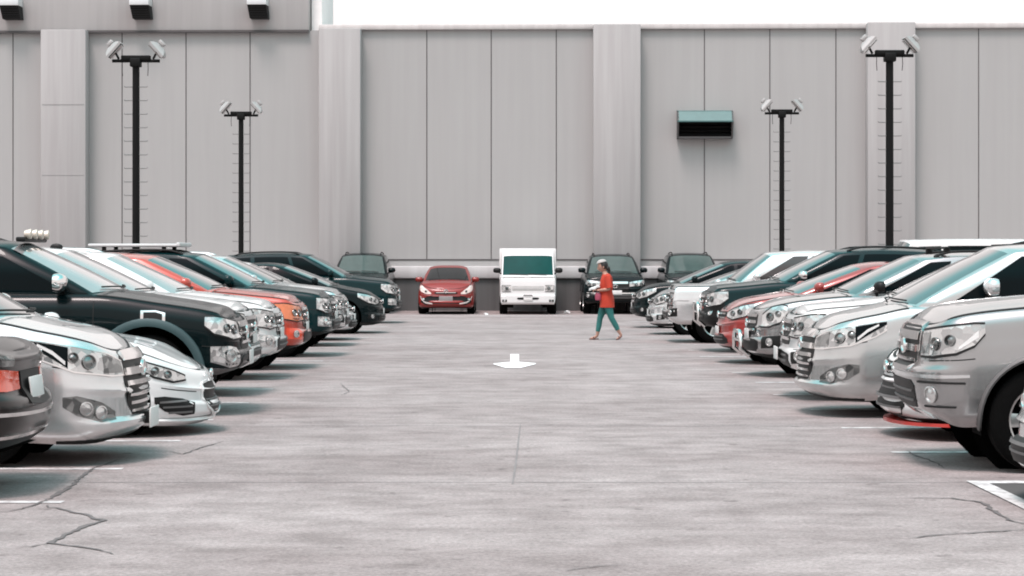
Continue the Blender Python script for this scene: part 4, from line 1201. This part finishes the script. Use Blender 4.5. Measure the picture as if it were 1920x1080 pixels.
bcar("sport_utility_vehicle", suv(H=1.83, zh=1.02, zc=1.18, zb=.30, W=1.86, glass_f=GLASS_L, rails=True, yt=.64, mz=1.3), face_suv(.36, 1.02), P_BLACK, 670, 65.0, "black sport utility vehicle at the wall behind the end of the left row", "SUV")

# ------------------------------------------------------------------ litter at the foot of the wall
WHITEP = simple("crumpled_white_plastic", (.7, .7, .7), .5, var=.1)
def litter(px, py, s, label):
    x, y = gnd(px, py); r = random.Random(px)
    bm = bmesh.new(); bmesh.ops.create_icosphere(bm, subdivisions=2, radius=1)
    m = MB(); bm.verts.index_update()
    for v in bm.verts:
        f = 1+r.uniform(-.35, .3); m.v.append((v.co.x*s*f, v.co.y*s*.8*f, max(0, s*.42+v.co.z*s*.45*f)))
    for f in bm.faces: m.f.append(tuple(v.index for v in f.verts))
    bm.free()
    o = m.build("litter_bag", WHITEP, smooth=False); o.location = (x, y, 0); tag(o, label, "litter", "white litter by the back wall")
litter(1063, 588, .10, "crumpled white litter on the ground between van and black SUV")
litter(911, 591, .07, "crumpled white litter on the ground between red hatchback and van")

# ------------------------------------------------------------------ the walking woman
SKIN = simple("skin", (.36, .20, .15), .55, var=.06)
HAIR = simple("dark_hair", (.012, .009, .009), .5, var=.3, vscale=40)
TUNIC = simple("orange_red_tunic", (.40, .032, .013), .8, var=.18, vscale=9, bump=.4, bscale=14)
LEGG = simple("teal_leggings", (.02, .135, .125), .7, var=.35, vscale=7)
CAP = simple("pale_cap", (.38, .36, .35), .8)
SANDAL = simple("dark_sandal", (.10, .045, .04), .6)
def loft(m, secs, n=18, cap=True):
    """secs: (centre, rx, ry, tilt) ellipses; rx along x, ry along y"""
    rows = []
    for c, rx, ry in secs:
        rows.append([(c[0]+rx*cos(2*pi*k/n), c[1]+ry*sin(2*pi*k/n), c[2]) for k in range(n)])
    m.grid(rows, True)
    if cap: m.fan(rows[0]); m.fan(rows[-1])
def skin_mesh(name, chains, mat, parent=None, sub=1):
    """chains: list of lists of (point, radius); chains may start on an earlier point via its index in a shared table"""
    me = bpy.data.meshes.new(name); pts, rad, edges, idx = [], [], [], {}
    for ch in chains:
        prev = None
        for nm, p, r in ch:
            if nm not in idx: idx[nm] = len(pts); pts.append(p); rad.append(r)
            if prev is not None: edges.append((prev, idx[nm]))
            prev = idx[nm]
    me.from_pydata(pts, edges, [])
    o = bpy.data.objects.new(name, me); COL.objects.link(o)
    md = o.modifiers.new("skin", 'SKIN'); md.use_smooth_shade = True
    if not me.skin_vertices: 
        bm = bmesh.new(); bm.from_mesh(me); bm.verts.layers.skin.verify(); bm.to_mesh(me); bm.free()
    for i, v in enumerate(me.skin_vertices[0].data):
        v.radius = (rad[i], rad[i]) if not isinstance(rad[i], tuple) else rad[i]; v.use_root = (i == 0)
    s2 = o.modifiers.new("sub", 'SUBSURF'); s2.levels = s2.render_levels = sub
    dg = bpy.context.evaluated_depsgraph_get()
    me2 = bpy.data.meshes.new_from_object(o.evaluated_get(dg)); me2.name = name
    o.modifiers.clear(); o.data = me2; me2.materials.clear(); me2.materials.append(mat); me2.shade_smooth()
    if parent is not None: o.parent = parent
    return o
wp_ = at(1137, 637, 43.9)
# local frame: walks towards -X; near side of the body is -Y
pel = (0, 0, .84)
J = dict(pel=(0, 0, .85), abd=(.0, 0, .98), chest=(.0, 0, 1.14), upch=(.005, 0, 1.24), neck=(-.03, 0, 1.335), skull0=(-.055, 0, 1.40),
    hipN=(0, -.085, .80), hipF=(-.01, .085, .80), kneN=(.10, -.08, .44), kneF=(-.125, .08, .44), ankN=(.265, -.075, .135), ankF=(-.185, .08, .075),
    shN=(.02, -.155, 1.255), shF=(-.01, .155, 1.255), elN=(.05, -.20, 1.02), elF=(-.02, .20, 1.03), wrN=(-.155, -.13, 1.00), wrF=(-.16, .08, 1.03))
ch = [
 [('pel', J['pel'], .115), ('abd', J['abd'], .105), ('chest', J['chest'], .115), ('upch', J['upch'], .10), ('neck', J['neck'], .048), ('skull0', J['skull0'], .052)],
 [('pel', 0, 0), ('hipN', J['hipN'], .075), ('thN', (.055, -.083, .60), .070), ('kneN', J['kneN'], .050), ('caN', (.185, -.078, .29), .048), ('ankN', J['ankN'], .032), ('heelN', (.30, -.075, .10), .030), ('ballN', (.235, -.075, .03), .030), ('toeN', (.195, -.075, .022), .022)],
 [('pel', 0, 0), ('hipF', J['hipF'], .075), ('thF', (-.07, .082, .60), .070), ('kneF', J['kneF'], .050), ('caF', (-.15, .08, .26), .048), ('ankF', J['ankF'], .032), ('ballF', (-.27, .08, .032), .028), ('toeF', (-.325, .08, .028), .02)],
 [('upch', 0, 0), ('shN', J['shN'], .052), ('uaN', (.04, -.185, 1.13), .044), ('elN', J['elN'], .036), ('faN', (-.06, -.16, 1.008), .034), ('wrN', J['wrN'], .024), ('paN', (-.20, -.12, .998), (.022, .034))],
 [('upch', 0, 0), ('shF', J['shF'], .052), ('uaF', (-.015, .185, 1.14), .044), ('elF', J['elF'], .036), ('faF', (-.1, .14, 1.03), .034), ('wrF', J['wrF'], .024), ('paF', (-.205, .06, 1.035), (.022, .034))],
]
pe = empty("person", (wp_.x, wp_.y, 0)); tag(pe, "woman in orange red tunic and teal leggings walking left holding white papers", "person")
body = skin_mesh("body", ch, SKIN, pe, 2)
# head with face, joined into the body mesh
hm = MB()
hc = Vector((-.075, 0, 1.475))
rows = []
NN = 20
for i in range(15):
    th = -pi/2+pi*i/14
    row = []
    for k in range(NN):
        ph = 2*pi*k/NN
        x, y, z = cos(th)*cos(ph)*.098, cos(th)*sin(ph)*.076, sin(th)*.118
        f = max(0, -cos(ph))          # front of the face
        if z < 0: x *= 1-.18*(-z/.118)*(1-f); y *= 1-.30*(-z/.118)
        if f > .9: x -= .012*max(0, 1-abs(z+.052)/.03)            # mouth, chin
        if f > .93: x -= .026*max(0, 1-abs(z+.018)/.035)          # nose
        if .6 < f < .97: x += .010*max(0, 1-abs(z-.012)/.022)      # eye sockets
        row.append((x, y, z))
    rows.append(row)
hm.grid(rows, True)
tilt = Matrix.Rotation(radians(-14), 3, 'Y')
hm.v = [tuple(hc+tilt @ Vector(v)) for v in hm.v]
for sg in (-1, 1): hm.ell(hc+Vector((.012, sg*.076, -.012)), (.035, .018, .06), 8, 6)
for (p, w, sg) in ((Vector((-.20, -.12, .998)), 0, -1), (Vector((-.205, .06, 1.035)), 0, 1)):      # fingers curled round what she holds
    for q in range(4):
        yy = p.y+(q-1.5)*.017
        L_ = (.062, .072, .068, .05)[q]
        hm.tube([(p.x-.01, yy, p.z+.006), (p.x-.045, yy, p.z+.010), (p.x-.045-L_*.4, yy+.004, p.z-.012), (p.x-.045-L_*.35, yy+.006, p.z-.036)], [.0095, .009, .008, .006], 6)
    hm.tube([(p.x+.02, p.y+.03*(-sg), p.z+.01), (p.x-.02, p.y+.045*(-sg), p.z+.03), (p.x-.052, p.y+.04*(-sg), p.z+.034)], [.011, .010, .007], 6)
ho = hm.build("head_tmp", SKIN)
bm = bmesh.new(); bm.from_mesh(body.data); bm.from_mesh(ho.data); bm.to_mesh(body.data); bm.free(); body.data.shade_smooth()
bpy.data.objects.remove(ho)
m = MB()
for sg in (-1, 1): m.ell(hc+tilt @ Vector((-.085, sg*.032, .010)), (.014, .022, .014), 8, 6)
m.build("eyes", simple("dark_eye", (.02, .015, .012), .2), pe)
m = MB(); m.ell(hc+tilt @ Vector((.022, 0, .02)), (.185, .170, .205), 16, 12); m.ell(hc+Vector((.10, 0, -.035)), (.10, .10, .10), 12, 8)
m.tube([hc+Vector((.11, 0, -.04)), hc+Vector((.135, 0, -.09)), hc+Vector((.13, 0, -.14))], [.035, .03, .01], 8); m.build("hair", HAIR, pe)
m = MB()
rows = [[tuple(hc+tilt @ Vector((.0+cos(2*pi*k/20)*.100*cos(a), sin(2*pi*k/20)*.086*cos(a), 0.085+sin(a)*.062))) for k in range(20)] for a in (0, .3, .6, .9, 1.2, 1.5)]
m.grid(rows, True)
rows = [[tuple(hc+tilt @ Vector((-.085-.075*t*cos(b), .078*sin(b), .086-.012*t*t))) for b in [-1.3+2.6*i/10 for i in range(11)]] for t in (0, .2, .4)]
m.grid(rows); m.build("cap", CAP, pe)
# tunic
m = MB()
loft(m, [((.02, 0, .655), .150, .185), ((.015, 0, .76), .142, .180), ((.005, 0, .86), .140, .172), ((.0, 0, .98), .128, .155), ((.0, 0, 1.1), .132, .160), ((.0, 0, 1.2), .125, .168), ((.005, 0, 1.265), .105, .165), ((-.005, 0, 1.305), .075, .11), ((-.015, 0, 1.325), .058, .062)], 24, False)
for s_, e_ in (('shN', 'elN'), ('shF', 'elF')):
    a, b_ = Vector(J[s_]), Vector(J[e_])
    m.tube([a+Vector((0, .05 if s_ == 'shN' else -.05, .015)), a, a.lerp(b_, .5), a.lerp(b_, .92)], [.068, .068, .062, .066], 14, False)
m.v = [(v[0]+.008*sin(v[2]*37+v[1]*20), v[1]+.005*sin(v[2]*31+v[0]*25), v[2]) for v in m.v]
m.build("tunic", TUNIC, pe)
for nm in ("N", "F"):
    m = MB()
    if nm == "N": pts = [((.01, -.085, .80), .07), ((.02, -.085, .72), .082), ((.055, -.083, .60), .079), ((.10, -.08, .44), .058), ((.185, -.078, .29), .054), ((.225, -.076, .205), .043)]
    else: pts = [((-.02, .085, .80), .07), ((-.035, .084, .72), .082), ((-.07, .082, .60), .079), ((-.125, .08, .44), .058), ((-.15, .08, .27), .054), ((-.17, .08, .17), .042)]
    m.tube([p for p, _ in pts], [r_ for _, r_ in pts], 16, False); m.build("legging", LEGG, pe)
for nm, pts in (("N", [(.31, -.075, .075), (.255, -.075, .008+.018), (.19, -.075, .006)]), ("F", [(-.15, .08, .014), (-.25, .08, .010), (-.345, .08, .012)])):
    m = MB(); rows = []
    for i, p in enumerate(pts):
        w_ = (.032, .045, .034)[i]; rows.append([(p[0], p[1]-w_, p[2]-.006), (p[0], p[1]+w_, p[2]-.006), (p[0], p[1]+w_, p[2]+.014), (p[0], p[1]-w_, p[2]+.014)])
    m.grid(rows, True); m.fan(rows[0]); m.fan(rows[-1])
    p = Vector(pts[1]); m.tube([p+Vector((.0, -.045, .0)), p+Vector((-.01, -.03, .045)), p+Vector((-.01, .03, .045)), p+Vector((0, .045, 0))], .012, 6)
    m.build("sandal", SANDAL, pe)
# what she holds
m = MB()
rows = []
for i in range(7):
    t = i/6; rows.append([(-.34+.20*t+.01*sin(j*2.1), -.14+.24*j/5, 1.03+.07*t+.012*sin(i*1.7+j)) for j in range(6)])
top_ = rows; bot_ = [[(x, y, z-.035) for x, y, z in r_] for r_ in rows]
m.grid(top_); m.grid(bot_)
lp = rows[0]+[r_[-1] for r_ in rows[1:]]+rows[-1][::-1][1:]+[r_[0] for r_ in rows[::-1][1:-1]]
m.grid([lp, [(x, y, z-.035) for x, y, z in lp]], True)
o = m.build("paper_bundle", WHITEP); o.location = (wp_.x, wp_.y, 0); tag(o, "bundle of white papers held in front by the walking woman", "papers")
m = MB(); loft(m, [((-.17, -.10, .80), .055, .03), ((-.17, -.10, .84), .065, .035), ((-.17, -.10, .92), .06, .032), ((-.17, -.10, .95), .05, .02)], 14)
m.tube([(-.20, -.10, .945), (-.195, -.11, .985), (-.15, -.11, .985), (-.14, -.10, .945)], .006, 6)
o = m.build("handbag", simple("dark_pink_bag", (.30, .05, .09), .5, var=.5, vscale=25)); o.location = (wp_.x, wp_.y, 0); tag(o, "small dark pink bag hanging from the walking woman's hand", "bag")
